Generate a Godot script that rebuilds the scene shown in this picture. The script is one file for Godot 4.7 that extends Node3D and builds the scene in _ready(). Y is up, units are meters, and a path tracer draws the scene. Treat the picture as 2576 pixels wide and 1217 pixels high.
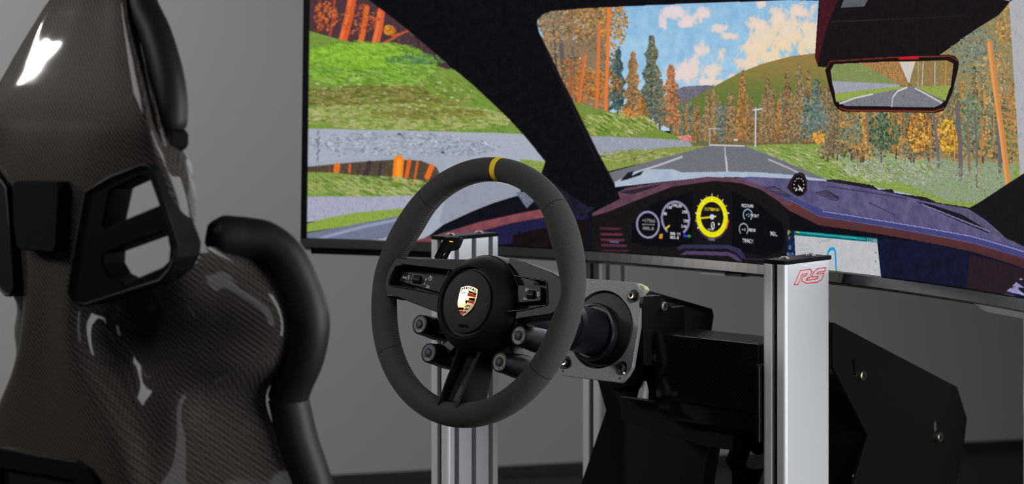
extends Node3D
# A racing simulator in a grey studio. World axes are the rig's own: +x to the driver's right, +y up, -z the way the driver looks. Metres.

const SW := 2048
const SH := 608
var taken := {}
var M := {}
var pic := PackedByteArray()
var na := PackedByteArray()
var nb := PackedByteArray()
var grit := PackedByteArray()
var rng := RandomNumberGenerator.new()
var GLYPH := {
	"0": "0E11131519110E", "1": "040C040404040E", "2": "0E11010204081F", "3": "1F02040201110E", "4": "02060A121F0202", "5": "1F101E0101110E", "6": "0608101E11110E", "7": "1F010204080808", "8": "0E11110E11110E",
	"9": "0E11110F01020C", "A": "0E11111F111111", "B": "1E11111E11111E", "C": "0E11101010110E", "D": "1C12111111121C", "E": "1F10101E10101F", "F": "1F10101E101010", "H": "1111111F111111", "K": "11121418141211",
	"L": "1010101010101F", "M": "111B1515111111", "N": "11111915131111", "O": "0E11111111110E", "P": "1E11111E101010", "R": "1E11111E141211", "T": "1F040404040404", "U": "1111111111110E", "+": "0004041F040400",
	"-": "0000001F000000", ".": "00000000000C0C", ":": "000C0C000C0C00", "/": "00010204081000", "<": "02040810080402", ">": "08040201020408", "=": "00001F001F0000"}


# ------------------------------------------------------------------ naming
func numbered(called: String) -> String:
	taken[called] = taken.get(called, -1) + 1
	return called if taken[called] == 0 else "%s_%03d" % [called, taken[called]]


func tag(o: Node3D, label: String, category: String, group := "", kind := "") -> void:
	if label: o.set_meta("label", label)
	if category: o.set_meta("category", category)
	if group: o.set_meta("group", group)
	if kind: o.set_meta("kind", kind)


func thing(called: String, label: String, category: String, at := Transform3D(), group := "") -> Node3D:
	var o := Node3D.new()
	o.name = numbered(called)
	add_child(o)
	o.transform = at
	tag(o, label, category, group)
	return o


func commit(st: SurfaceTool) -> ArrayMesh:
	st.generate_normals()
	return st.commit()


func obj(called: String, st: SurfaceTool, mat: Material, parent: Node3D = self, label := "") -> MeshInstance3D:
	var m := MeshInstance3D.new()
	m.mesh = commit(st)
	m.material_override = mat
	m.name = numbered(called) if parent == self else called
	parent.add_child(m, true)
	if label: m.set_meta("label", label)
	return m


func struct(called: String, st: SurfaceTool, mat: Material) -> MeshInstance3D:
	var m := obj(called, st, mat)
	m.set_meta("kind", "structure")
	return m


# ------------------------------------------------------------------ shapes
func mb() -> SurfaceTool:
	var st := SurfaceTool.new()
	st.begin(Mesh.PRIMITIVE_TRIANGLES)
	return st


func emit(st: SurfaceTool, tris: PackedVector3Array, groups: PackedInt32Array, want := 0) -> void:
	var mid := Vector3.ZERO
	for v in tris: mid += v
	mid /= maxf(1.0, tris.size())
	var vol := 0.0
	for i in range(0, tris.size(), 3):
		vol += (tris[i] - mid).dot((tris[i + 1] - mid).cross(tris[i + 2] - mid))
	var flip := vol > 0.0 if want == 0 else want < 0
	for i in range(0, tris.size(), 3):
		st.set_smooth_group(groups[i / 3])
		st.add_vertex(tris[i])
		st.add_vertex(tris[i + 2] if flip else tris[i + 1])
		st.add_vertex(tris[i + 1] if flip else tris[i + 2])


# rings of equal length, joined; round = the ring closes; caps are fans
func grid(st: SurfaceTool, rings: Array, round_ := true, cap := true, sg: Variant = 1, want := 0, skip = null) -> void:
	var tris := PackedVector3Array()
	var gr := PackedInt32Array()
	var n: int = rings[0].size()
	for i in rings.size() - 1:
		var r: PackedVector3Array = rings[i]
		var q: PackedVector3Array = rings[i + 1]
		for j in (n if round_ else n - 1):
			if skip != null and skip.call(i, j): continue
			var k := (j + 1) % n
			tris.append_array([r[j], r[k], q[k], r[j], q[k], q[j]])
			var s_: int = sg[i] if sg is PackedInt32Array else sg
			gr.append(s_)
			gr.append(s_)
	if cap and round_:
		for e in 2:
			var r: PackedVector3Array = rings[0] if e == 0 else rings[-1]
			var mid := Vector3.ZERO
			for v in r: mid += v
			mid /= n
			for j in n:
				var k := (j + 1) % n
				if e == 0: tris.append_array([mid, r[k], r[j]])
				else: tris.append_array([mid, r[j], r[k]])
				gr.append(-1)
	emit(st, tris, gr, want)


func turned(poly: PackedVector2Array, ccw: bool) -> PackedVector2Array:
	var p := poly.duplicate()
	if Geometry2D.is_polygon_clockwise(p) == ccw: p.reverse()
	return p


func inset(p: PackedVector2Array, d: float) -> PackedVector2Array:
	var out := PackedVector2Array()
	var n := p.size()
	for i in n:
		var a := (p[i] - p[(i + n - 1) % n]).normalized()
		var b := (p[(i + 1) % n] - p[i]).normalized()
		var na_ := Vector2(-a.y, a.x)
		var nb_ := Vector2(-b.y, b.x)
		var m := na_ + nb_
		var l := maxf(0.35, m.length_squared() / 2.0)
		out.append(p[i] + m * (d / (2.0 * l)) * 1.0 if m.length() > 0.01 else p[i])
	return out


# polygon in the local xy plane pushed along local z, edges bevelled
func prism(st: SurfaceTool, poly: PackedVector2Array, z0: float, z1: float, bev := 0.0, xf := Transform3D(), holes := []) -> void:
	var tris := PackedVector3Array()
	var gr := PackedInt32Array()
	var loops := [turned(poly, true)]
	for h in holes: loops.append(turned(h, false))
	for p: PackedVector2Array in loops:
		var q := inset(p, bev) if bev > 0.0 else p
		var rows := [[q, z0], [p, z0 + bev], [p, z1 - bev], [q, z1]] if bev > 0.0 else [[p, z0], [p, z1]]
		for i in rows.size() - 1:
			for j in p.size():
				var k := (j + 1) % p.size()
				var a := Vector3(rows[i][0][j].x, rows[i][0][j].y, rows[i][1])
				var b := Vector3(rows[i][0][k].x, rows[i][0][k].y, rows[i][1])
				var c := Vector3(rows[i + 1][0][k].x, rows[i + 1][0][k].y, rows[i + 1][1])
				var d := Vector3(rows[i + 1][0][j].x, rows[i + 1][0][j].y, rows[i + 1][1])
				tris.append_array([a, b, c, a, c, d])
				gr.append(-1)
				gr.append(-1)
	var flat: PackedVector2Array = inset(loops[0], bev) if bev > 0.0 else loops[0]
	for h in range(1, loops.size()):
		var hole: PackedVector2Array = inset(loops[h], bev) if bev > 0.0 else loops[h]
		var best := 1e9
		var bi := 0
		var bj := 0
		for i in flat.size():
			for j in hole.size():
				var d := flat[i].distance_squared_to(hole[j])
				if d < best:
					best = d
					bi = i
					bj = j
		var merged := PackedVector2Array()
		for i in bi + 1: merged.append(flat[i])
		for j in hole.size() + 1: merged.append(hole[(bj + j) % hole.size()])
		for i in range(bi, flat.size()): merged.append(flat[i])
		flat = merged
	var idx := Geometry2D.triangulate_polygon(flat)
	if idx.is_empty(): print("no triangulation ", flat.size())
	for i in range(0, idx.size(), 3):
		var a := flat[idx[i]]
		var b := flat[idx[i + 1]]
		var c := flat[idx[i + 2]]
		if (b - a).cross(c - a) < 0.0:
			var t := b
			b = c
			c = t
		tris.append_array([Vector3(a.x, a.y, z1), Vector3(b.x, b.y, z1), Vector3(c.x, c.y, z1), Vector3(a.x, a.y, z0), Vector3(c.x, c.y, z0), Vector3(b.x, b.y, z0)])
		gr.append(-1)
		gr.append(-1)
	for i in tris.size(): tris[i] = xf * tris[i]
	emit(st, tris, gr, -1 if xf.basis.determinant() > 0.0 else 1)


func rrect(w: float, h: float, r: float, seg := 4) -> PackedVector2Array:
	var p := PackedVector2Array()
	for k in 4:
		var c := Vector2((w / 2 - r) * [1, -1, -1, 1][k], (h / 2 - r) * [1, 1, -1, -1][k])
		for s in seg + 1:
			p.append(c + Vector2.from_angle(PI / 2 * (k + float(s) / seg)) * r)
	return p


func box(st: SurfaceTool, c: Vector3, size: Vector3, bev := 0.001, basis_ := Basis()) -> void:
	prism(st, rrect(size.x, size.y, bev, 1), -size.z / 2, size.z / 2, bev, Transform3D(basis_, c))


func disc(r: float, seg := 32, cx := 0.0, cy := 0.0, rx := 0.0) -> PackedVector2Array:
	var p := PackedVector2Array()
	for i in seg:
		var a := TAU * i / seg
		p.append(Vector2(cx + (rx if rx > 0 else r) * cos(a), cy + r * sin(a)))
	return p


# profile: x = radius, y = place along the local z axis
func lathe(st: SurfaceTool, profile: Array, seg := 48, xf := Transform3D(), sg := 1) -> void:
	var rings := []
	for p: Vector2 in profile:
		var r := PackedVector3Array()
		for i in seg:
			var a := TAU * i / seg
			r.append(xf * Vector3(maxf(p.x, 0.00001) * cos(a), maxf(p.x, 0.00001) * sin(a), p.y))
		rings.append(r)
	if sg == -1:
		grid(st, rings, true, true, -1)
		return
	var groups := PackedInt32Array()
	var g := 1
	for i in profile.size() - 1:
		if i > 0:
			var a: Vector2 = profile[i] - profile[i - 1]
			var b: Vector2 = profile[i + 1] - profile[i]
			if absf(a.angle_to(b)) > deg_to_rad(28.0): g += 1
		groups.append(g)
	grid(st, rings, true, true, groups)


func tube(st: SurfaceTool, path: PackedVector3Array, rad: Variant, seg := 8, closed := false, squash := 1.0) -> void:
	var rings := []
	var up := Vector3.UP
	var n := path.size()
	for i in n:
		var t := (path[(i + 1) % n] - path[(i + n - 1) % n]) if closed else (path[mini(i + 1, n - 1)] - path[maxi(i - 1, 0)])
		t = t.normalized()
		if i == 0 and absf(t.dot(up)) > 0.9: up = Vector3.RIGHT
		up = (up - t * up.dot(t)).normalized()
		var side := t.cross(up)
		var r: float = rad[i] if rad is Array or rad is PackedFloat32Array else rad
		var ring := PackedVector3Array()
		for k in seg:
			var a := TAU * k / seg
			ring.append(path[i] + (up * cos(a) + side * sin(a) * squash) * r)
		rings.append(ring)
	if closed: rings.append(rings[0])
	grid(st, rings, true, not closed)


func smooth_path(pts: Array, per := 6) -> PackedVector3Array:
	var out := PackedVector3Array()
	for i in pts.size() - 1:
		var a: Vector3 = pts[maxi(i - 1, 0)]
		var d: Vector3 = pts[mini(i + 2, pts.size() - 1)]
		for k in per:
			out.append(pts[i].cubic_interpolate(pts[i + 1], a, d, float(k) / per))
	out.append(pts[-1])
	return out


func v2(a: Array) -> PackedVector2Array:
	var p := PackedVector2Array()
	for i in range(0, a.size(), 2): p.append(Vector2(a[i], a[i + 1]))
	return p


func lettering(called: String, txt: String, h: float, mat: Material, parent: Node3D, xf: Transform3D, deep := 0.0004, bold := false) -> void:
	var f := SystemFont.new()
	f.font_names = PackedStringArray(["Droid Sans"])
	if bold: f.font_weight = 700
	var t := TextMesh.new()
	t.text = txt
	t.font = f
	t.font_size = 32
	t.pixel_size = h / 23.0
	t.depth = deep
	t.curve_step = 2.0
	var m := MeshInstance3D.new()
	m.mesh = t
	m.material_override = mat
	m.name = called
	parent.add_child(m, true)
	m.transform = xf


# ------------------------------------------------------------------ materials
func mat(called: String, col: String, rough: float, metal := 0.0, spec := 0.5) -> StandardMaterial3D:
	var m := StandardMaterial3D.new()
	m.resource_name = called
	m.albedo_color = Color(col)
	m.roughness = rough
	m.metallic = metal
	m.metallic_specular = spec
	M[called] = m
	return m


func noise_tex(freq: float, size := 512, octaves := 3, seed_ := 1, lo := 0.0, hi := 1.0) -> ImageTexture:
	var n := FastNoiseLite.new()
	n.seed = seed_
	n.noise_type = FastNoiseLite.TYPE_SIMPLEX_SMOOTH
	n.frequency = freq
	n.fractal_octaves = octaves
	var im := n.get_seamless_image(size, size)
	im.convert(Image.FORMAT_RGB8)
	if lo > 0.0 or hi < 1.0:
		var d := im.get_data()
		for i in d.size(): d[i] = int(255.0 * lo + d[i] * (hi - lo))
		im = Image.create_from_data(size, size, false, Image.FORMAT_RGB8, d)
	return ImageTexture.create_from_image(im)


func tri(m: StandardMaterial3D, scale_: float) -> void:
	m.uv1_triplanar = true
	m.uv1_scale = Vector3.ONE * scale_


func materials() -> void:
	var grain := noise_tex(0.12, 256, 3, 5)
	var fine := noise_tex(0.3, 256, 2, 9)
	var m := mat("wall paint", "#8d8d8c", 0.9, 0.0, 0.3)
	m.heightmap_enabled = true; m.heightmap_texture = grain; m.heightmap_scale = 0.04; m.uv1_triplanar = true; m.uv1_world_triplanar = true; m.uv1_scale = Vector3.ONE * 6.0
	mat("dark studio paint", "#2c2c2d", 0.95, 0.0, 0.2)
	mat("spot housing", "#101011", 0.6)
	m = mat("spot lens", "#ffffff", 0.4)
	m.emission_enabled = true; m.emission = Color.WHITE; m.emission_energy_multiplier = 0.25
	m = mat("floor", "#2a2a2b", 0.6, 0.0, 0.4)
	m.albedo_texture = noise_tex(0.05, 256, 4, 3, 0.75, 1.0); m.uv1_triplanar = true; m.uv1_world_triplanar = true; m.uv1_scale = Vector3.ONE * 1.5
	mat("skirting", "#1c1c1d", 0.5)
	m = mat("suede", "#4d4c4b", 1.0, 0.0, 0.15)
	m.albedo_texture = noise_tex(0.09, 512, 5, 21, 0.5, 1.0); tri(m, 20.0); m.rim_enabled = true; m.rim = 0.35; m.rim_tint = 0.6
	m.heightmap_enabled = true; m.heightmap_texture = noise_tex(0.25, 256, 3, 22); m.heightmap_scale = 0.03
	mat("suede seam", "#161615", 1.0, 0.0, 0.1)
	m = mat("yellow leather", "#d6b21e", 0.75, 0.0, 0.3)
	m.heightmap_enabled = true; m.heightmap_texture = fine; m.heightmap_scale = 0.02; tri(m, 40.0)
	mat("grey thread", "#55524c", 0.9)
	m = mat("airbag skin", "#131313", 0.62, 0.0, 0.3)
	m.heightmap_enabled = true; m.heightmap_texture = fine; m.heightmap_scale = 0.012; tri(m, 30.0)
	mat("soft black plastic", "#0b0b0c", 0.5, 0.0, 0.32)
	mat("satin black plastic", "#08080a", 0.4, 0.0, 0.35)
	mat("switch face", "#0a0b0d", 0.5, 0.0, 0.3)
	mat("dial face", "#3a3b3e", 0.55, 0.0, 0.35)
	mat("dial button", "#2e2f31", 0.6, 0.0, 0.4)
	mat("white print", "#dededf", 0.7)
	mat("grey print", "#c2c3c6", 0.7)
	mat("pink print", "#c79aa8", 0.7)
	mat("blue print", "#5f86d8", 0.7)
	mat("sand print", "#d8c389", 0.7)
	mat("black print", "#0b0a09", 0.9, 0.0, 0.1)
	mat("orange enamel", "#d0482a", 0.8, 0.0, 0.1)
	mat("black enamel", "#100d0c", 0.8, 0.0, 0.1)
	m = mat("polished gold", "#f0d8a4", 0.3, 1.0)
	mat("amber light", "#ffc21a", 0.4).emission_enabled = true
	M["amber light"].emission = Color("#ffb81a"); M["amber light"].emission_energy_multiplier = 1.2
	mat("green light", "#10a028", 0.4).emission_enabled = true
	M["green light"].emission = Color("#18c030"); M["green light"].emission_energy_multiplier = 0.5
	mat("white light", "#d8ffff", 0.4).emission_enabled = true
	M["white light"].emission = Color("#d8fbff"); M["white light"].emission_energy_multiplier = 1.0
	m = mat("anodised aluminium", "#d8dbde", 0.34, 0.5, 0.5)
	m.heightmap_enabled = true; m.heightmap_texture = fine; m.heightmap_scale = 0.004; tri(m, 20.0)
	mat("slot black", "#0a0c0d", 0.5, 0.0, 0.4)
	m = mat("cap plastic", "#0e0f10", 0.6, 0.0, 0.12)
	m.heightmap_enabled = true; m.heightmap_texture = grain; m.heightmap_scale = 0.01; tri(m, 30.0)
	mat("bolt steel", "#6f6a62", 0.3, 0.9)
	mat("dark bolt steel", "#6c6c70", 0.35, 0.8)
	mat("red print", "#d3222c", 0.5)
	m = mat("grey coated steel", "#7a7b7e", 0.5, 0.1, 0.45)
	m.heightmap_enabled = true; m.heightmap_texture = fine; m.heightmap_scale = 0.01; m.albedo_texture = noise_tex(0.08, 256, 4, 31, 0.75, 1.0); tri(m, 14.0)
	m = mat("black coated steel", "#0a0a0b", 0.45, 0.0, 0.3)
	m.heightmap_enabled = true; m.heightmap_texture = fine; m.heightmap_scale = 0.01; tri(m, 25.0)
	mat("shaft steel", "#16191e", 0.3, 0.5, 0.5)
	mat("pale yellow plastic", "#b9b787", 0.6)
	mat("monitor plastic", "#0a0c0e", 0.24, 0.0, 0.5)
	mat("monitor tab", "#a4a8b0", 0.35, 0.3)
	m = mat("black leather", "#101214", 0.5, 0.0, 0.35)
	m.heightmap_enabled = true; m.heightmap_texture = grain; m.heightmap_scale = 0.008; tri(m, 22.0)
	mat("seat plastic", "#080809", 0.45, 0.0, 0.2)
	mat("seat pad", "#111111", 0.9, 0.0, 0.15)
	# twill: diagonal steps of two-by-two tows
	var n := 64
	var d := PackedByteArray()
	d.resize(n * n * 3)
	for y in n:
		for x in n:
			var over := posmod(x / 8 - y / 8, 4) < 2
			var fx := float(x % 8) / 7.0 - 0.5
			var fy := float(y % 8) / 7.0 - 0.5
			var v := 0.95 - 0.9 * (fy * fy if over else fx * fx)
			v *= 1.0 if over else 0.5
			v *= 0.92 + 0.08 * sin((y if over else x) * 2.4)
			for c in 3: d[(y * n + x) * 3 + c] = int(255 * clampf(v, 0, 1))
	var twill := ImageTexture.create_from_image(Image.create_from_data(n, n, false, Image.FORMAT_RGB8, d))
	m = mat("carbon fibre", "#57524c", 0.5, 0.0, 0.12)
	m.albedo_texture = twill
	m.clearcoat_enabled = true; m.clearcoat = 0.42; m.clearcoat_roughness = 0.04
	m.heightmap_enabled = true; m.heightmap_texture = twill; m.heightmap_scale = 0.008
	tri(m, 84.0)
	m = mat("dark carbon fibre", "#121213", 0.18, 0.0, 0.5)
	m.albedo_texture = twill; tri(m, 84.0)
	mat("softbox cloth", "#0c0c0c", 0.9)
	m = mat("softbox diffuser", "#f4f4f2", 0.9)
	m.emission_enabled = true; m.emission = Color.WHITE; m.emission_energy_multiplier = 0.25


# ------------------------------------------------------------------ the picture on the monitor (2048 x 608, 0.66 mm a dot, in the panel's own layout)
func lut(cols: String) -> PackedByteArray:
	var k := cols.split(" ")
	var out := PackedByteArray()
	for i in 64:
		var f := i / 63.0 * (k.size() - 1)
		var a := int(f)
		var c := Color(k[a]).lerp(Color(k[mini(a + 1, k.size() - 1)]), f - a)
		out.append_array([c.r8, c.g8, c.b8])
	return out


func fill(cols: String, sx: float, sy: float, con: float, gv: float, sd: int, pts: Array) -> void:
	var tab := lut(cols)
	var n := pts.size() / 2
	var lo := SH
	var hi := 0
	for i in n:
		lo = mini(lo, pts[i * 2 + 1])
		hi = maxi(hi, pts[i * 2 + 1])
	var tall := maxf(1.0, hi - lo)
	for y in range(maxi(lo, 0), mini(hi + 1, SH)):
		var xs := []
		var fy := y + 0.5
		for i in n:
			var j := (i + 1) % n
			var y0: float = pts[i * 2 + 1]
			var y1: float = pts[j * 2 + 1]
			if (y0 <= fy) != (y1 <= fy):
				xs.append(pts[i * 2] + (fy - y0) / (y1 - y0) * (pts[j * 2] - pts[i * 2]))
		xs.sort()
		var ry := (int(y * sy) & 511) * 512
		var ry2 := (int(y * sy * 2.7) & 511) * 512
		var v := (y - lo) / tall
		for e in range(0, xs.size() - 1, 2):
			for x in range(maxi(0, roundi(xs[e])), mini(SW, roundi(xs[e + 1]))):
				var t := 31.5 + ((na[ry + (int(x * sx) & 511)] - 128) * 0.62 + (nb[ry2 + (int(x * sx * 2.7) & 511)] - 128) * 0.5) * 0.42 * con + (grit[(x * 7 + y * 331 + sd * 97) & 16383] - 128) * 0.07 * con
				if gv > 0.0: t = t * (1.0 - gv) + v * gv * 63.0
				t = clampf(t, 0.0, 63.0)
				var q := int(t) * 3
				var o := (y * SW + x) * 3
				pic[o] = tab[q]
				pic[o + 1] = tab[q + 1]
				pic[o + 2] = tab[q + 2]


func stroke(col: String, w: float, pts: Array) -> void:
	for i in pts.size() / 2 - 1:
		var a := Vector2(pts[i * 2], pts[i * 2 + 1])
		var b := Vector2(pts[i * 2 + 2], pts[i * 2 + 3])
		var s := maxf(1.0, a.distance_to(b))
		var c := Color(col)
		var r := w / 2.0
		for k in int(s * 1.5) + 1:
			dot(a.lerp(b, k / (s * 1.5)), r, r, c)


func dot(at: Vector2, rx: float, ry: float, c: Color) -> void:
	for y in range(maxi(0, floori(at.y - ry + 0.5)), mini(SH, ceili(at.y + ry + 0.5))):
		var dy := clampf((y + 0.5 - at.y) / maxf(ry, 0.5), -1, 1)
		var half := rx * sqrt(maxf(0.0, 1.0 - dy * dy))
		for x in range(maxi(0, roundi(at.x - half)), mini(SW, maxi(roundi(at.x + half), roundi(at.x - half) + 1))):
			var o := (y * SW + x) * 3
			pic[o] = c.r8
			pic[o + 1] = c.g8
			pic[o + 2] = c.b8


func oval(col: String, cx: int, cy: int, rx: float, ry: float, th: float, a0: int, a1: int) -> void:
	var c := Color(col)
	for y in range(maxi(0, int(cy - ry - 1)), mini(SH, int(cy + ry + 2))):
		for x in range(maxi(0, int(cx - rx - 1)), mini(SW, int(cx + rx + 2))):
			var d := Vector2((x - cx) / rx, (y - cy) / ry)
			var r := d.length()
			if r > 1.0 or th > 0.0 and r < 1.0 - th / rx: continue
			if a1 - a0 < 360 and fposmod(rad_to_deg(d.angle()) - a0, 360.0) > a1 - a0: continue
			var o := (y * SW + x) * 3
			pic[o] = c.r8
			pic[o + 1] = c.g8
			pic[o + 2] = c.b8


func clump(cols: String, cx: int, cy: int, rx: int, ry: int, n: int, s: float) -> void:
	var k := cols.split(" ")
	for i in n:
		var a := rng.randf() * TAU
		var r := sqrt(rng.randf())
		var c := Color(k[rng.randi() % k.size()])
		c = c.lightened(rng.randf() * 0.12) if rng.randf() < 0.5 else c.darkened(rng.randf() * 0.22)
		dot(Vector2(cx + cos(a) * r * rx, cy + sin(a) * r * ry), s * (0.5 + rng.randf()), s * (0.4 + rng.randf() * 0.6), c)


func streaks(cols: String, cx: int, cy: int, rx: int, ry: int, n: int, long: float, th: float, slope: float) -> void:
	var k := cols.split(" ")
	for i in n:
		var a := rng.randf() * TAU
		var r := sqrt(rng.randf())
		var col := Color(k[rng.randi() % k.size()])
		col = col.lightened(rng.randf() * 0.1) if rng.randf() < 0.5 else col.darkened(rng.randf() * 0.18)
		var at := Vector2(cx + cos(a) * r * rx, cy + sin(a) * r * ry)
		var d := Vector2(1.0, slope + rng.randf_range(-0.15, 0.15)) * long * (0.4 + rng.randf())
		var steps := maxi(2, int(d.length() / maxf(1.0, th)))
		for s in steps: dot(at + d * (float(s) / steps - 0.5), th * 0.7, th * (0.35 + 0.3 * rng.randf()), col)


func cloud(cx: int, cy: int, rx: int, ry: int) -> void:
	for y in range(maxi(0, cy - ry), mini(SH, cy + ry)):
		for x in range(maxi(0, cx - rx), mini(SW, cx + rx)):
			var d := Vector2(float(x - cx) / rx, float(y - cy) / ry).length()
			var t := (1.0 - d) + ((na[((y * 2) & 511) * 512 + ((x * 2) & 511)] - 128) * 0.8 + (nb[((y * 5) & 511) * 512 + ((x * 5) & 511)] - 128) * 0.3) / 255.0 * 1.1
			if t < 0.08: continue
			var alpha := clampf((t - 0.08) * 2.4, 0.0, 0.9)
			var warm := clampf((x - 900.0) / 330.0, 0.0, 1.0) * clampf((y - 60) / 160.0 + 0.35, 0.0, 1.0)
			var w := Color("e2cdd2").lerp(Color("eccfa6"), warm).lightened(0.2 * clampf(t, 0, 1))
			var o := (y * SW + x) * 3
			pic[o] = int(lerpf(pic[o], w.r8, alpha))
			pic[o + 1] = int(lerpf(pic[o + 1], w.g8, alpha))
			pic[o + 2] = int(lerpf(pic[o + 2], w.b8, alpha))


func conifer(cols: String, trunk: String, cx: int, top: int, base: int, hw: int) -> void:
	var k := cols.split(" ")
	var tall := base - top
	stroke(trunk, maxf(2.0, hw * 0.16), [cx, top + tall / 3, cx, base])
	for i in int(40 + tall * hw * 0.12):
		var f := rng.randf()
		var half := hw * (0.12 + 0.88 * pow(f, 0.75)) * (0.75 + 0.25 * sin(f * 26.0 + cx))
		var dx := rng.randf_range(-1, 1) * half
		var g := clampi(int((dx / maxf(half, 1.0) * 0.35 + 0.5 + rng.randf_range(-0.4, 0.4)) * k.size()), 0, k.size() - 1)
		var col := Color(k[g])
		col = col.lightened(rng.randf() * 0.14) if rng.randf() < 0.45 else col.darkened(rng.randf() * 0.3)
		dot(Vector2(cx + dx, top + f * tall * 0.93 + absf(dx) * 0.15), 1.4 + rng.randf() * hw * 0.09, 1.0 + rng.randf() * 1.6, col)


func print_text(txt: String, col: String, cx: int, cy: int, s: float) -> void:
	var c := Color(col)
	var left := cx - txt.length() * 6.0 * s / 2.0
	for i in txt.length():
		if not GLYPH.has(txt[i]): continue
		var g: String = GLYPH[txt[i]]
		for r in 7:
			var bits := g.substr(r * 2, 2).hex_to_int()
			for b_ in 5:
				if bits & (16 >> b_):
					var x0 := left + (i * 6 + b_) * s
					dot(Vector2(x0 + s / 2, cy - 3.5 * s + r * s + s / 2), s / 2, s / 2, c)


func screen_texture() -> ImageTexture:
	rng.seed = 77
	pic.resize(SW * SH * 3)
	for k in 2:
		var n := FastNoiseLite.new()
		n.seed = 11 + k
		n.noise_type = FastNoiseLite.TYPE_SIMPLEX_SMOOTH
		n.frequency = 0.016
		n.fractal_octaves = 4
		var im := n.get_seamless_image(512, 512)
		im.convert(Image.FORMAT_L8)
		if k == 0: na = im.get_data()
		else: nb = im.get_data()
	for i in 16384: grit.append(rng.randi() & 255)
	paint_screen()
	var im := Image.create_from_data(SW, SH, false, Image.FORMAT_RGB8, pic)
	im.resize(1500, 445, Image.INTERPOLATE_LANCZOS)
	im.resize(SW, SH, Image.INTERPOLATE_CUBIC)
	return ImageTexture.create_from_image(im)


const PEDAL_ARM := [-0.0116, 0.4568, 0.0101, 0.4536, -0.0025, 0.4239, -0.0158, 0.39, -0.006, 0.3907, 0.017, 0.3903, 0.008, 0.3667, -0.025, 0.3547, -0.0264, 0.3811, -0.0395, 0.3974, -0.0341, 0.4038]
const PEDAL_FACE := [0.0038, 0.4523, 0.0218, 0.4543, 0.0253, 0.413, 0.0177, 0.4144, 0.0045, 0.4208]
const GREEN := [[0.2435, 0.4329], [0.2374, 0.4236]]
const RS_LINE := [-16.1, 693.8, -30.1, 710.3, -50.4, 710.6, -54.4, 709.2, -55.7, 706.9, -50.4, 699.8, -45.9, 699.9, -43.7, 698.1, -44.6, 697.2, -65.5, 697.2, -69.1, 698.2, -70.0, 699.7, -68.2, 700.4, -57.0, 700.3, -55.4, 701.6, -60.2, 706.3, -69.1, 710.1, -87.6, 709.9, -85.3, 705.4, -70.0, 705.5, -67.8, 704.0, -69.1, 703.3, -83.5, 702.9, -81.7, 699.3, -77.2, 695.1, -69.1, 693.0, -44.6, 693.1, -33.6, 697.1, -33.0, 698.7, -37.1, 702.8, -43.3, 703.2, -45.1, 705.5, -34.5, 705.4, -24.8, 693.4]


const STAND_LEFT := Vector3(-0.3043, 0.0, -0.2835)
const STAND_RIGHT := Vector3(0.3264, 0.0, -0.4956)
const SCREEN_GLOW := 1.0
const SCREEN_LIGHT := 0.12


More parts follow.
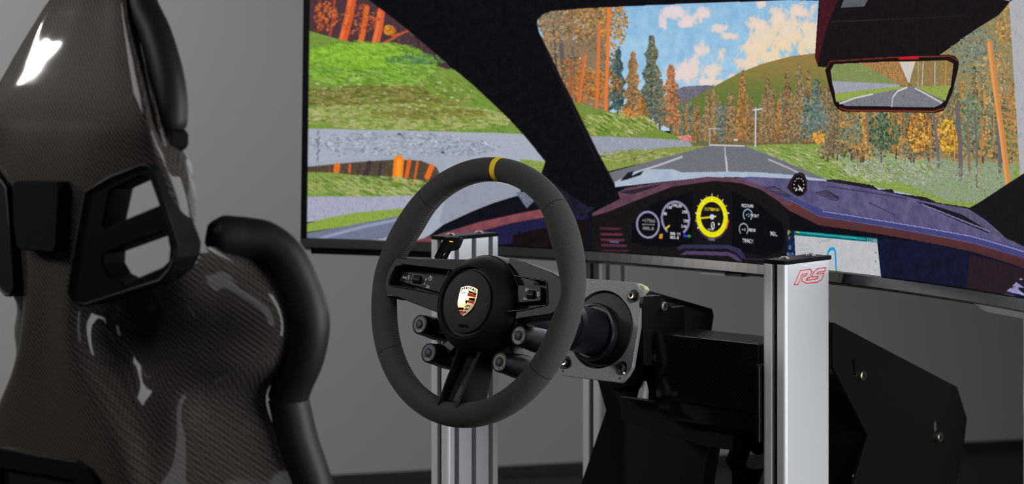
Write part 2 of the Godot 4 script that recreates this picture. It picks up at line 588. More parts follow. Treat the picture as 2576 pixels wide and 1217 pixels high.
func _ready() -> void:
	# camera: level, 42 degrees to the rig, the frame moved down below the horizon; focus on the steering wheel
	var cam := Camera3D.new()
	cam.name = "camera"
	add_child(cam)
	cam.projection = Camera3D.PROJECTION_FRUSTUM
	cam.near = 0.1
	cam.far = 40.0
	cam.size = 2.0 * 0.1 * 608.5 / 5000.0
	cam.frustum_offset = Vector2(0.0, -0.1 * 408.5 / 5000.0)
	cam.position = Vector3(1.666, 0.95, 2.066)
	cam.rotation = Vector3(0, deg_to_rad(42.0), 0)
	var att := CameraAttributesPhysical.new()
	att.frustum_near = 0.1
	att.frustum_far = 40.0
	att.frustum_focal_length = 85.0
	att.frustum_focus_distance = 2.46
	att.exposure_aperture = 6.5
	att.exposure_multiplier = 1.0
	cam.attributes = att
	cam.current = true
	var we := WorldEnvironment.new()
	we.name = "world"
	var env := Environment.new()
	env.background_mode = Environment.BG_COLOR
	env.background_color = Color(0, 0, 0)
	env.tonemap_mode = Environment.TONE_MAPPER_LINEAR
	env.tonemap_exposure = 1.0
	env.sdfgi_enabled = true
	env.ssao_enabled = true
	env.ssil_enabled = true
	we.environment = env
	add_child(we)
	materials()
	softbox("narrow strip softbox on a stand behind the driver's left shoulder", Vector3(-2.22, 1.76, 1.93), Vector3(0.0, 0.85, 0.6), Vector2(0.075, 0.33), 3.4, Color("#fffaf4"))
	softbox("upright softbox on a stand to the right of the wheel", Vector3(1.25, 0.85, 0.14), Vector3(0.25, 0.62, 0.52), Vector2(0.8, 1.3), 2.4, Color("#fcfdff"))
	softbox("wide softbox on a boom behind the seat", Vector3(-0.7, 2.55, 2.8), Vector3(0.0, 0.7, 0.2), Vector2(1.4, 1.0), 3.0, Color("#fffdfa"))
	softbox("small softbox on a low stand to the right of the camera", Vector3(2.05, 0.85, 1.70), Vector3(0.2, 0.65, 0.8), Vector2(0.6, 0.9), 0.25, Color("#fffdfa"))
	spot_lamp("black studio spotlight under the ceiling left of the seat", Vector3(-1.7, 2.4, 1.9), Vector3(-2.0, 0.65, -0.7), 22.0, 7.0)
	room()
	rig_base()
	monitor()
	var r := upright("right silver aluminium upright with black cap and red outlined letters", Vector3(0.2306, 0.07, 0.0018), 0.6495, 0.035, 3, true, false, true, 0.012)
	red_mark(r)
	upright("left silver aluminium upright with three slots seen through the steering wheel", Vector3(-0.2848, 0.07, 0.071), 0.6560, 0.035, 3, true, true, true)
	racing_seat()
	wheel_deck()
	side_plate()
	motor_mount()
	wheel_motor()
	steering_wheel()
	upright("slim aluminium monitor stand post behind the wheel motor", STAND_LEFT, 0.95, 0.0364, 2, true, true, false)
	upright("slim aluminium monitor stand post at the right edge below the monitor", STAND_RIGHT, 0.95, 0.0364, 2, true, true, false)


# ------------------------------------------------------------------ aluminium uprights
# an extrusion standing on end: local x across the narrow face (w), local z back along the wide face (n slots a side), top at y = h
func extrusion_profile(w: float, n: int, slots_left: bool, slots_right: bool, soft := 0.004) -> PackedVector2Array:
	var s := 0.0046
	var deep := 0.009
	var pts := PackedVector2Array()
	var long := w * n
	var r := 0.004
	# corner, then faces in turn; each slot is a notch
	var arc := func(c: Vector2, a0: float, rr: float):
		var n_ := 3 if rr < 0.005 else 10
		for k in n_ + 1: pts.append(c + Vector2.from_angle(a0 + PI / 2 * k / float(n_)) * rr)
	var notch := func(a: Vector2, along: Vector2, inward: Vector2):
		pts.append(a - along * s); pts.append(a - along * s + inward * deep); pts.append(a + along * s + inward * deep); pts.append(a + along * s)
	arc.call(Vector2(w - soft, long - soft), 0.0, soft)
	notch.call(Vector2(w / 2, long), Vector2(-1, 0), Vector2(0, -1))
	arc.call(Vector2(r, long - r), PI / 2, r)
	if slots_left:
		for k in n: notch.call(Vector2(0, long - w * (k + 0.5)), Vector2(0, -1), Vector2(1, 0))
	arc.call(Vector2(r, r), PI, r)
	notch.call(Vector2(w / 2, 0), Vector2(1, 0), Vector2(0, 1))
	arc.call(Vector2(w - r, r), -PI / 2, r)
	if slots_right:
		for k in n: notch.call(Vector2(w, w * (k + 0.5)), Vector2(0, 1), Vector2(-1, 0))
	return pts


func upright(label: String, corner: Vector3, h: float, w: float, n: int, sl: bool, sr: bool, capped: bool, soft := 0.004) -> Node3D:
	# corner: front left foot. The plane of the profile (x, y) becomes world (x, -z)
	var o := thing("aluminium_upright", label, "upright", Transform3D(Basis(), corner), "slotted aluminium uprights")
	var lay := Transform3D(Basis(Vector3(1, 0, 0), Vector3(0, 0, -1), Vector3(0, 1, 0)), Vector3.ZERO)
	var st := mb()
	prism(st, extrusion_profile(w, n, sl, sr, soft), 0.0, h, 0.0, lay)
	obj("extrusion", st, M["anodised aluminium"], o)
	st = mb()
	var long := w * n
	var strip := func(cx: float, cy: float, wide: float, deep: float):
		prism(st, v2([cx - wide, cy - deep, cx + wide, cy - deep, cx + wide, cy + deep, cx - wide, cy + deep]), 0.01, h - 0.001, 0.0, lay)
	strip.call(w / 2, 0.008, 0.0044, 0.0006)
	if sl:
		for k in n: strip.call(0.008, w * (k + 0.5), 0.0006, 0.0044)
	if sr:
		for k in n: strip.call(w - 0.008, w * (k + 0.5), 0.0006, 0.0044)
	obj("slot_insert", st, M["slot black"], o)
	if capped:
		st = mb()
		prism(st, Transform2D(0, Vector2(w / 2, long / 2)) * rrect(w, long, 0.003, 3), h, h + 0.0052, 0.001, lay)
		obj("end_cap", st, M["cap plastic"], o)
		for k in [0.22, 0.78]:
			st = mb()
			lathe(st, [Vector2(0, 0.0009), Vector2(0.0022, 0.0009), Vector2(0.0022, 0.0028), Vector2(0.0035, 0.003), Vector2(0.0052, 0.002), Vector2(0.0063, 0.0), Vector2(0, 0)], 24, lay * Transform3D(Basis(), Vector3(w / 2, long * k, h + 0.0052)))
			obj("bolt", st, M["bolt steel"], o, "round-headed hex bolt")
	return o


# ------------------------------------------------------------------ steering wheel
func rim_radius(ph: float) -> float:
	var r := 0.0150 + 0.0016 * cos(ph) * cos(ph)
	for th in [31.0, 149.0]:
		var d := angle_difference(ph, deg_to_rad(th))
		r += 0.0030 * exp(-d * d / 0.045)
	for th in [2.0, 178.0]:
		var d := angle_difference(ph, deg_to_rad(th))
		r -= 0.0036 * exp(-d * d / 0.020)
	return r


func ring_tube(st: SurfaceTool, a0: float, a1: float, steps: int, grow := 0.0, round_all := false) -> void:
	var rings := []
	for i in steps + 1:
		var ph := deg_to_rad(lerpf(a0, a1, float(i) / steps))
		var ra := rim_radius(ph)
		var rc := 0.1687 - ra
		var rb := 0.0166
		var ring := PackedVector3Array()
		for k in 28:
			var t := TAU * k / 28
			var q := pow(absf(cos(t)), 0.92) * signf(cos(t))
			var r := rc + (ra + grow) * q
			ring.append(Vector3(cos(ph) * r, sin(ph) * r, (rb + grow) * sin(t)))
		rings.append(ring)
	grid(st, rings, true, not round_all)


func icon_stroke(st: SurfaceTool, pts: Array, w: float, z: float) -> void:
	for i in pts.size() / 2 - 1:
		var a := Vector2(pts[i * 2], pts[i * 2 + 1])
		var b := Vector2(pts[i * 2 + 2], pts[i * 2 + 3])
		var d := (b - a).normalized() * w / 2
		var s := Vector2(-d.y, d.x)
		prism(st, PackedVector2Array([a - d - s, b + d - s, b + d + s, a - d + s]), z, z + 0.0003)


func arc_pts(cx: float, cy: float, r: float, a0: float, a1: float, n := 14) -> Array:
	var out := []
	for i in n + 1:
		var a := deg_to_rad(lerpf(a0, a1, float(i) / n))
		out.append(cx + cos(a) * r)
		out.append(cy + sin(a) * r)
	return out


func curved_text(parent: Node3D, called: String, txt: String, h: float, r: float, mid: float, outward: bool, z: float, m: Material) -> void:
	var step := h * 0.9 / r
	for i in txt.length():
		if txt[i] == " ": continue
		var off := (i - (txt.length() - 1) / 2.0) * step
		var a := deg_to_rad(mid) + (-off if outward else off)
		var turn := a - PI / 2 if outward else a + PI / 2
		lettering(called, txt[i], h, m, parent, Transform3D(Basis(Vector3.BACK, turn), Vector3(cos(a) * r, sin(a) * r, z)), 0.0003)


func dome(w: Vector2) -> float:
	return 0.0138 + 0.0010 * maxf(0.0, 1.0 - pow((w.x - 0.0022) / 0.0155, 2.0) - pow((w.y + 0.0155) / 0.0200, 2.0))


func inlay(st: SurfaceTool, poly: PackedVector2Array) -> void:
	var c := Vector2.ZERO
	for v in poly: c += v / poly.size()
	var z := dome(c) + 0.00035
	prism(st, poly, z - 0.0012, z, 0.0001)


func crest_stroke(st: SurfaceTool, pts: Array) -> void:
	for i in pts.size() / 2 - 1:
		icon_stroke(st, pts.slice(i * 2, i * 2 + 4), 0.0004, dome(Vector2(pts[i * 2] + pts[i * 2 + 2], pts[i * 2 + 1] + pts[i * 2 + 3]) / 2.0) + 0.0001)


func mode_dial(o: Node3D, at: Vector3, kind: int) -> void:
	var xf := Transform3D(Basis(), at)
	var st := mb()
	lathe(st, [Vector2(0, -0.001), Vector2(0.0108, -0.001), Vector2(0.0112, 0.0), Vector2(0.0121, -0.0004), Vector2(0.0124, -0.002), Vector2(0.0132, -0.014), Vector2(0.0150, -0.030), Vector2(0.0154, -0.044), Vector2(0.0152, -0.0455), Vector2(0.0152, -0.0462), Vector2(0.0154, -0.047), Vector2(0.0148, -0.052), Vector2(0.012, -0.054), Vector2(0, -0.054)], 48, xf)
	var pod := obj("dial", st, M["satin black plastic"], o)
	st = mb()
	prism(st, disc(0.0107, 40), -0.0008, -0.0003, 0.0, xf, [disc(0.0056, 28)])
	obj("dial_face", st, M["dial face"], pod)
	st = mb()
	lathe(st, [Vector2(0, 0.0012), Vector2(0.002, 0.0011), Vector2(0.0038, 0.0005), Vector2(0.0048, -0.0006), Vector2(0.0049, -0.002), Vector2(0, -0.002)], 32, xf)
	obj("button", st, M["dial button"], pod)
	var z := at.z - 0.0003
	st = mb()
	var cols := ["pink print", "blue print", "sand print", "white print"]
	if kind < 3:
		icon_stroke(st, arc_pts(at.x, at.y, 0.0079, -30, 210, 30), 0.0006, z)
	else:
		for s in 3:
			icon_stroke(st, arc_pts(at.x, at.y, 0.0079, -38 + s * 22, -22 + s * 22, 4), 0.0006, z)
			icon_stroke(st, arc_pts(at.x, at.y, 0.0079, 172 + s * 22, 188 + s * 22, 4), 0.0006, z)
	obj("dial_marking", st, M[cols[kind]], pod, ["pink marking arc", "blue marking arc", "sand yellow marking arc", "white dashes"][kind])
	var hub := Node3D.new()
	hub.name = "lettering"
	pod.add_child(hub, true)
	hub.position = Vector3(at.x, at.y, z)
	if kind < 3:
		curved_text(hub, "letter", ["PASM", "PTV+", "ESC TC"][kind], 0.0027, 0.0085, -90, false, 0.0, M["grey print"])
	else:
		curved_text(hub, "letter", "DRIVE", 0.0027, 0.0083, 90, true, 0.0, M["grey print"])
		curved_text(hub, "letter", "MODE", 0.0027, 0.0083, -90, false, 0.0, M["grey print"])


func steering_wheel() -> void:
	var B := Basis(Vector3(0.99977, 0, -0.0214), Vector3(-0.00526, 0.96933, -0.2457), Vector3(0.02074, 0.24576, 0.96911)).orthonormalized()
	var o := thing("steering_wheel", "round black suede steering wheel with yellow top stripe and gold crest", "steering wheel", Transform3D(B, Vector3(-0.0157, 0.6888, 0.2674)))
	var st := mb()
	ring_tube(st, 0, 360, 180, 0.0, true)
	var rim := obj("rim", st, M["suede"], o, "black suede rim")
	st = mb()
	ring_tube(st, 84.9, 88.0, 4, 0.00035)
	obj("marker_stripe", st, M["yellow leather"], rim, "yellow centre stripe")
	for a in [-144.5, -34.8, 133.0, 45.0]:
		st = mb()
		ring_tube(st, a - 0.12, a + 0.12, 1, 0.00012)
		obj("seam", st, M["suede seam"], rim)
	# cross stitching along the inside of the rim
	st = mb()
	for i in 230:
		var ph := deg_to_rad(i * 360.0 / 230.0)
		var ra := rim_radius(ph)
		var rin := 0.1687 - 2 * ra
		for s in [-1, 1]:
			var p0 := Vector3(cos(ph) * (rin - 0.0001), sin(ph) * (rin - 0.0001), -0.0034)
			var ph2: float = ph + s * 0.017
			var p1 := Vector3(cos(ph2) * (rin - 0.0001), sin(ph2) * (rin - 0.0001), 0.0034)
			var side := (p1 - p0).normalized()
			var bz := Vector3(-cos(ph), -sin(ph), 0)
			var bb := Basis(side.cross(bz).normalized(), side, bz)
			box(st, (p0 + p1) / 2, Vector3(0.0005, p0.distance_to(p1), 0.0006), 0.0001, bb)
	obj("stitching", st, M["grey thread"], rim, "grey cross stitching").set_meta("kind", "stuff")
	# airbag cover and hub
	var H := Vector3(0, -0.016, 0)
	st = mb()
	lathe(st, [Vector2(0, 0.0128), Vector2(0.02, 0.0127), Vector2(0.034, 0.0118), Vector2(0.0385, 0.0108), Vector2(0.0395, 0.0085), Vector2(0.0425, 0.0085), Vector2(0.0431, 0.0122), Vector2(0.0438, 0.0134), Vector2(0.0446, 0.0129), Vector2(0.0452, 0.0126), Vector2(0.0462, 0.0134), Vector2(0.0475, 0.0120), Vector2(0.051, 0.0085), Vector2(0.056, 0.002), Vector2(0.060, -0.006), Vector2(0.0618, -0.0115), Vector2(0.0605, -0.013), Vector2(0.058, -0.013), Vector2(0, -0.013)], 96, Transform3D(Basis(), H))
	var cover := obj("airbag_cover", st, M["airbag skin"], o, "round black airbag cover")
	st = mb()
	lathe(st, [Vector2(0.05, -0.012), Vector2(0.0608, -0.0135), Vector2(0.0632, -0.0150), Vector2(0.0650, -0.026), Vector2(0.0655, -0.04), Vector2(0.0645, -0.052), Vector2(0.060, -0.060), Vector2(0.04, -0.064), Vector2(0.0, -0.064)], 96, Transform3D(Basis(), H))
	obj("hub_shell", st, M["soft black plastic"], o)
	lettering("embossed_lettering", "AIRBAG", 0.0036, M["black print"], cover, Transform3D(Basis(Vector3.BACK, -0.03), Vector3(0.0022, -0.0458, 0.0122)), 0.0006)
	for q in [[-0.026, -0.0167, 1], [0.0309, -0.0186, -1]]:
		st = mb()
		var cx: float = q[0]
		var cy: float = q[1]
		var d: float = q[2]
		icon_stroke(st, [cx - 0.0035 * d, cy - 0.0016, cx - 0.0035 * d, cy + 0.0016, cx - 0.001 * d, cy + 0.0013, cx + 0.0032 * d, cy + 0.0026, cx + 0.0032 * d, cy - 0.0026, cx - 0.001 * d, cy - 0.0013, cx - 0.0035 * d, cy - 0.0016], 0.0005, 0.0119)
		obj("horn_symbol", st, M["satin black plastic"], cover)
	# crest
	var shield := v2([-.0107, .0009, -.0045, .0027, .0018, .0036, .0093, .0028, .0171, .0005, .0171, -.0069, .0165, -.0154, .0149, -.0210, .0123, -.0255, .0070, -.0307, .0009, -.0345, -.0043, -.0313, -.0085, -.0270, -.0118, -.0212, -.0127, -.0158, -.0120, -.0078])
	st = mb()
	var domes := []
	for q in [[1.0, 0.0112], [1.0, 0.0134], [0.985, -1.0], [0.95, -1.0], [0.8, -1.0], [0.55, -1.0], [0.25, -1.0]]:
		var ring := PackedVector3Array()
		for v in turned(shield, true):
			var c := Vector2(0.0022, -0.0155)
			var w: Vector2 = c + (v - c) * q[0]
			ring.append(Vector3(w.x, w.y, dome(w) if q[1] < 0.0 else q[1]))
		domes.append(ring)
	grid(st, domes, true, true, PackedInt32Array([1, 2, 3, 3, 3, 3]))
	var crest := obj("crest", st, M["polished gold"], o, "gold shield-shaped crest")
	var z := 0.0148
	st = mb()
	crest_stroke(st, [-0.0107, -0.0040, -0.0045, -0.0021, 0.0018, -0.0012, 0.0093, -0.0021, 0.0166, -0.0044])
	for s in [[0.0033, 0.0154, -0.0022, -0.0058, 0.0026], [0.0058, 0.0147, -0.0110, -0.0143, 0.0]]:
		inlay(st, v2([s[0], s[2], s[1], s[2] - s[4], s[1], s[3] - 0.0006, s[0], s[3] + 0.0012]))
	inlay(st, v2([-0.0094, -0.0243, -0.0062, -0.0247, -0.0030, -0.0238, 0.0000, -0.0240, 0.0000, -0.0268, -0.0085, -0.0268]))
	obj("enamel_bar", st, M["black enamel"], crest, "black enamel bars")
	st = mb()
	for s in [[0.0026, 0.0150, -0.0060, -0.0098], [0.0050, 0.0141, -0.0146, -0.0178]]:
		inlay(st, v2([s[0], s[2] + 0.0012, s[1], s[2] - 0.0004, s[1], s[3], s[0], s[3] + 0.0008]))
	inlay(st, v2([-0.0078, -0.0276, 0.0000, -0.0276, -0.0002, -0.0322, -0.0040, -0.0304]))
	obj("enamel_bar", st, M["orange enamel"], crest, "red enamel bars")
	# antlers and a small rearing animal between the quarters
	st = mb()
	for q in [[-0.0096, -0.0060, 0.0085], [0.0020, -0.0215, 0.0080], [0.0012, -0.0255, 0.0065], [0.0004, -0.0295, 0.0045]]:
		var x0: float = q[0]
		var y0: float = q[1]
		var wide: float = q[2]
		crest_stroke(st, [x0, y0 - 0.0012, x0 + wide * 0.35, y0, x0 + wide * 0.7, y0 + 0.0004, x0 + wide, y0 - 0.0004])
		for k in 3: crest_stroke(st, [x0 + wide * (0.3 + 0.25 * k), y0, x0 + wide * (0.38 + 0.25 * k), y0 + 0.0012])
	inlay(st, v2([0.0008, -0.0152, 0.0028, -0.0142, 0.0048, -0.0150, 0.0040, -0.0172, 0.0026, -0.0192, 0.0018, -0.0172]))
	obj("enamel_drawing", st, M["black print"], crest)
	var word := "PORSCHE"
	for i in 7:
		var f := (i - 3) / 3.0
		lettering("letter", word[i], 0.0027, M["black print"], crest, Transform3D(Basis(Vector3.BACK, -0.05 - f * 0.18), Vector3(0.0025 + f * 0.0108, 0.0009 - 0.0022 * f * f - 0.0003 * f, dome(Vector2(0.0025 + f * 0.0108, 0.0)) + 0.0003)), 0.0004, true)
	# side spokes: a body with a deep recess, a thin raised frame line, the switch panel at the bottom of the recess
	var bodies := [
		[[-.152, .027, -.138, .031, -.106, .0325, -.012, .0385, -.012, .0220, -.1194, .0231, -.1302, .0205, -.1365, .0006, -.1354, -.0039, -.1302, -.0058, -.1157, -.0056, -.0533, -.0102, -.0450, -.0110, -.0450, -.0345, -.0571, -.0315, -.1192, -.0188, -.135, -.0195, -.152, -.014], [-.1194, .0231, -.1302, .0205, -.1365, .0006, -.1354, -.0039, -.1302, -.0058, -.1157, -.0056, -.0533, -.0102, -.045, -.0102, -.045, .0218], [-.152, .027, -.138, .031, -.106, .0325, -.020, .038, -.020, -.037, -.0571, -.0315, -.1192, -.0188, -.135, -.0195, -.152, -.014]],
		[[.158, .018, .145, .0225, .1266, .0290, .0790, .0390, .0770, .0210, .1196, .0178, .1233, .0152, .1304, -.0084, .1282, -.0111, .0885, -.0194, .0780, -.0215, .0780, -.0315, .0891, -.0290, .136, -.0215, .158, -.014], [.0640, .0215, .1196, .0178, .1233, .0152, .1304, -.0084, .1282, -.0111, .0885, -.0194, .0640, -.0225], [.158, .018, .145, .0225, .1266, .0290, .079, .0390, .030, .0470, .030, -.038, .0891, -.0290, .136, -.0215, .158, -.014]]]
	for k in 2:
		st = mb()
		prism(st, v2(bodies[k][0]), -0.014, 0.0045, 0.0018)
		prism(st, v2(bodies[k][2]), -0.028, -0.0135, 0.003)
		var spoke := obj("spoke", st, M["soft black plastic"], o)
		spoke.position = [Vector3(-0.0035, 0.0005, -0.0100), Vector3(-0.0020, 0.0005, -0.0100)][k]
		spoke.rotation = Vector3(0, deg_to_rad([6.5, -6.5][k]), 0)
		st = mb()
		var rim_line := []
		var lp: Array = bodies[k][1]
		var n := lp.size() / 2
		var pth := PackedVector3Array()
		for i in n:
			var i2 := i if k == 0 else i
			pth.append(Vector3(lp[i2 * 2], lp[i2 * 2 + 1], 0.0048))
		# open towards the hub
		var open_path := PackedVector3Array()
		var order := range(8, -1, -1) if k == 0 else range(0, 7)
		for i in order:
			if k == 0 and i == 7: continue
			if i < pth.size(): open_path.append(pth[i])
		tube(st, open_path, 0.0011, 6)
		obj("frame_line", st, M["satin black plastic"], spoke)
		# switch panel
		var panel: Array = [[-.1200, .0160, -.0721, .0150, -.045, .0135, -.045, -.0090, -.0749, -.0045, -.1270, .0022, -.1285, .0040, -.1247, .0118], [.0650, .0118, .1036, .0113, .1051, .0085, .1075, -.0042, .1060, -.0055, .0751, -.0087, .0650, -.0095]][k]
		st = mb()
		prism(st, v2(panel), -0.0135, -0.0045, 0.0008)
		var pan := obj("switch_panel", st, M["switch face"], spoke)
		st = mb()
		var rc: Vector2 = [Vector2(-.0990, .0068), Vector2(.0909, .0012)][k]
		prism(st, Transform2D(-0.06, rc) * rrect(0.021 if k == 0 else 0.017, 0.0145, 0.003, 3), -0.0048, -0.0043, 0.0)
		obj("roller_well", st, M["slot black"], pan)
		st = mb()
		lathe(st, [Vector2(0, -0.0065), Vector2(0.0045, -0.0065), Vector2(0.0055, -0.0055), Vector2(0.0055, 0.0055), Vector2(0.0045, 0.0065), Vector2(0, 0.0065)], 28, Transform3D(Basis(Vector3.UP, PI / 2), Vector3(rc.x, rc.y, -0.0062)))
		for q in 14:
			var a := TAU * q / 14
			box(st, Vector3(rc.x, rc.y + 0.0054 * cos(a), -0.0062 + 0.0054 * sin(a)), Vector3(0.0115, 0.0012, 0.0012), 0.0003, Basis(Vector3.RIGHT, a))
		obj("roller", st, M["soft black plastic"], pan)
		# gaps between the switches, then their symbols
		st = mb()
		var zf := -0.0046
		if k == 0:
			icon_stroke(st, [-.0925, .0158, -.0930, .0138], 0.0005, zf); icon_stroke(st, [-.1000, .0008, -.1005, -.0012], 0.0005, zf); icon_stroke(st, [-.0725, .0150, -.0752, -.0045], 0.0006, zf); icon_stroke(st, [-.0880, .0055, -.0740, .0045], 0.0005, zf)
		else:
			icon_stroke(st, [.0905, .0113, .0905, .0088], 0.0005, zf); icon_stroke(st, [.0905, -.0070, .0905, -.0050], 0.0005, zf); icon_stroke(st, [.0745, .0115, .0765, -.0087], 0.0006, zf); icon_stroke(st, [.0752, .0012, .0840, .0012], 0.0005, zf)
		obj("switch_gap", st, M["slot black"], pan)
		var marks := []
		if k == 0:
			for q in 4: marks.append([[-.1138, .0105 - q * .0018, -.1128, .0103 - q * .0018], 0.0004 + 0.0002 * (3 - q)])
			marks += [[arc_pts(-.0792, .0100, .0023, 0, 360) + [], 0.0006], [[-.0792, .0123, -.0792, .0133], 0.0008], [[-.0792, .0100, -.0792, .0114], 0.0005], [[-.0776, .0119, -.0770, .0125], 0.0005]]
			marks.append([[-.0835, .0016, -.0818, .0004, -.0822, -.0008, -.0815, -.0016, -.0832, -.0024], 0.0006])
			for q in 3: marks.append([arc_pts(-.0815, -.0008, .0012 + q * .0009, -40, 40, 5), 0.0005])
		else:
			marks += [[arc_pts(.1018, .0025, .0024, 0, 360), 0.0007], [[.1018, .0037, .1018, .0013], 0.0006], [[.1008, .0033, .1008, .0017], 0.0004]]
			for q in 3: marks.append([[.0983, .0045 - q * .0021, .0987, .0045 - q * .0021], 0.0007])
			marks += [[arc_pts(.0800, .0067, .0018, 0, 360), 0.0007], [[.0800, .0067, .0800, .0092], 0.0007], [[.0780, -.0030, .0786, -.0044, .0812, -.0046, .0822, -.0034], 0.0008], [[.0800, -.0044, .0802, -.0056], 0.0006]]
		for mk in marks:
			st = mb()
			icon_stroke(st, mk[0], mk[1], zf)
			obj("switch_symbol", st, M["white print"], pan)
		if k == 0: lettering("letters", "DRS", 0.0026, M["white print"], pan, Transform3D(Basis(Vector3.BACK, -0.05), Vector3(-.1198, .0078, zf)), 0.0004, true)
		# pale wedges beside the roller
		st = mb()
		if k == 0:
			prism(st, v2([-.0868, .0098, -.0842, .0102, -.0850, .0062, -.0868, .0068]), zf, zf + 0.0002); prism(st, v2([-.0875, .0040, -.0858, .0044, -.0862, .0008, -.0884, .0020]), zf, zf + 0.0002)
		else:
			prism(st, v2([.0828, .0085, .0850, .0075, .0845, .0040, .0822, .0030]), zf, zf + 0.0002); prism(st, v2([.0822, -.0002, .0842, -.0006, .0850, -.0038, .0830, -.0055]), zf, zf + 0.0002)
		obj("chrome_wedge", st, M["dark bolt steel"], pan)
	# lower spoke: a channel between two rails, its floor climbing to the rim
	st = mb()
	var bed := []
	for q in [[0.0, -0.026], [0.3, -0.016], [0.6, -0.004], [0.82, 0.003], [0.93, 0.0095], [1.0, 0.0128]]:
		var y: float = lerpf(-0.066, -0.1525, q[0])
		var w: float = lerpf(0.0172, 0.0140, q[0])
		bed.append(PackedVector3Array([Vector3(w, y, -0.036), Vector3(-w, y, -0.036), Vector3(-w, y, q[1]), Vector3(w, y, q[1])]))
	grid(st, bed, true, true, -1)
	var low := obj("lower_spoke", st, M["soft black plastic"], o)
	for s in [-1, 1]:
		st = mb()
		var rail := []
		for q in [[0.0, -0.010], [0.25, -0.002], [0.6, 0.008], [0.88, 0.0150], [1.0, 0.0140]]:
			var y: float = lerpf(-0.066, -0.1525, q[0])
			var xo: float = s * lerpf(0.0195, 0.0162, q[0])
			var xi: float = s * lerpf(0.0165, 0.0134, q[0])
			rail.append(PackedVector3Array([Vector3(xo, y, -0.036), Vector3(xi, y, -0.036), Vector3(xi, y, q[1]), Vector3((xo + xi) / 2, y, q[1] + 0.0007), Vector3(xo, y, q[1] - 0.0012)]))
		grid(st, rail, true, true, -1)
		obj("spoke_rail", st, M["soft black plastic"], low)
	# dials and their arms
	for q in [[-.0823, -.049, 0], [-.059, -.083, 1], [.059, -.0835, 2], [.0823, -.0495, 3]]:
		mode_dial(o, Vector3(q[0], q[1], 0.0005), q[2])
	for q in [[-.0823, -.049], [-.059, -.083], [.059, -.0835], [.0823, -.0495]]:
		var dirn := Vector2(q[0], q[1] + 0.016).normalized()
		var side := Vector2(-dirn.y, dirn.x) * 0.0105
		var far := Vector2(q[0], q[1])
		var near := Vector2(0, -0.016) + dirn * 0.045
		st = mb()
		prism(st, PackedVector2Array([near - side, far - side, far + side, near + side]), -0.046, -0.020, 0.003)
		obj("dial_arm", st, M["satin black plastic"], o)
	# shift paddle behind the left spoke
	st = mb()
	prism(st, v2([-.1050, .0200, -.1060, .0377, -.1100, .0420, -.0992, .0654, -.0945, .0690, -.0860, .0702, -.0715, .0702, -.0665, .0691, -.0700, .0574, -.0745, .0535, -.0849, .0513, -.0905, .0392, -.0880, .0200]), -0.0385, -0.0345, 0.0012, Transform3D(), [v2([-.1010, .0250, -.0975, .0250, -.0960, .0420, -.0915, .0480, -.0930, .0490, -.0965, .0470])])
	var pad := obj("shift_paddle", st, M["satin black plastic"], o)
	st = mb()
	prism(st, v2([-.0715, .0702, -.0665, .0691, -.0700, .0574, -.0745, .0535, -.0775, .0540, -.0735, .0600]), -0.0347, -0.0325, 0.0008)
	obj("paddle_lip", st, M["soft black plastic"], pad)
	st = mb()
	icon_stroke(st, [-.0865, .0637, -.0822, .0634], 0.0012, -0.0346)
	obj("minus_light", st, M["amber light"], pad, "small amber minus mark")
	st = mb()
	prism(st, v2([-.112, .008, -.060, .008, -.060, .030, -.112, .030]), -0.040, -0.030, 0.002)
	obj("paddle_mount", st, M["soft black plastic"], pad)


# ------------------------------------------------------------------ wheel motor, its mount and the deck between the uprights
func hub_frame(n: float) -> Transform3D:
	var B := Basis(Vector3(0.99977, 0, -0.0214), Vector3(-0.00526, 0.96933, -0.2457), Vector3(0.02074, 0.24576, 0.96911)).orthonormalized()
	return Transform3D(B, Vector3(-0.0157, 0.6888, 0.2674) + B * Vector3(0, 0, n))


func hex_bolt(o: Node3D, xf: Transform3D, r: float, m: Material) -> void:
	var st := mb()
	lathe(st, [Vector2(0, 0.0015), Vector2(r * 0.42, 0.0015), Vector2(r * 0.46, r * 0.95), Vector2(r * 0.8, r), Vector2(r, r * 0.85), Vector2(r, 0), Vector2(0, 0)], 24, xf, -1)
	var b := obj("bolt", st, m, o)
	st = mb()
	lathe(st, [Vector2(0, 0.0008), Vector2(r * 1.5, 0.0008), Vector2(r * 1.55, 0.0004), Vector2(r * 1.55, 0), Vector2(0, 0)], 24, xf)
	obj("washer", st, M["black coated steel"], b)


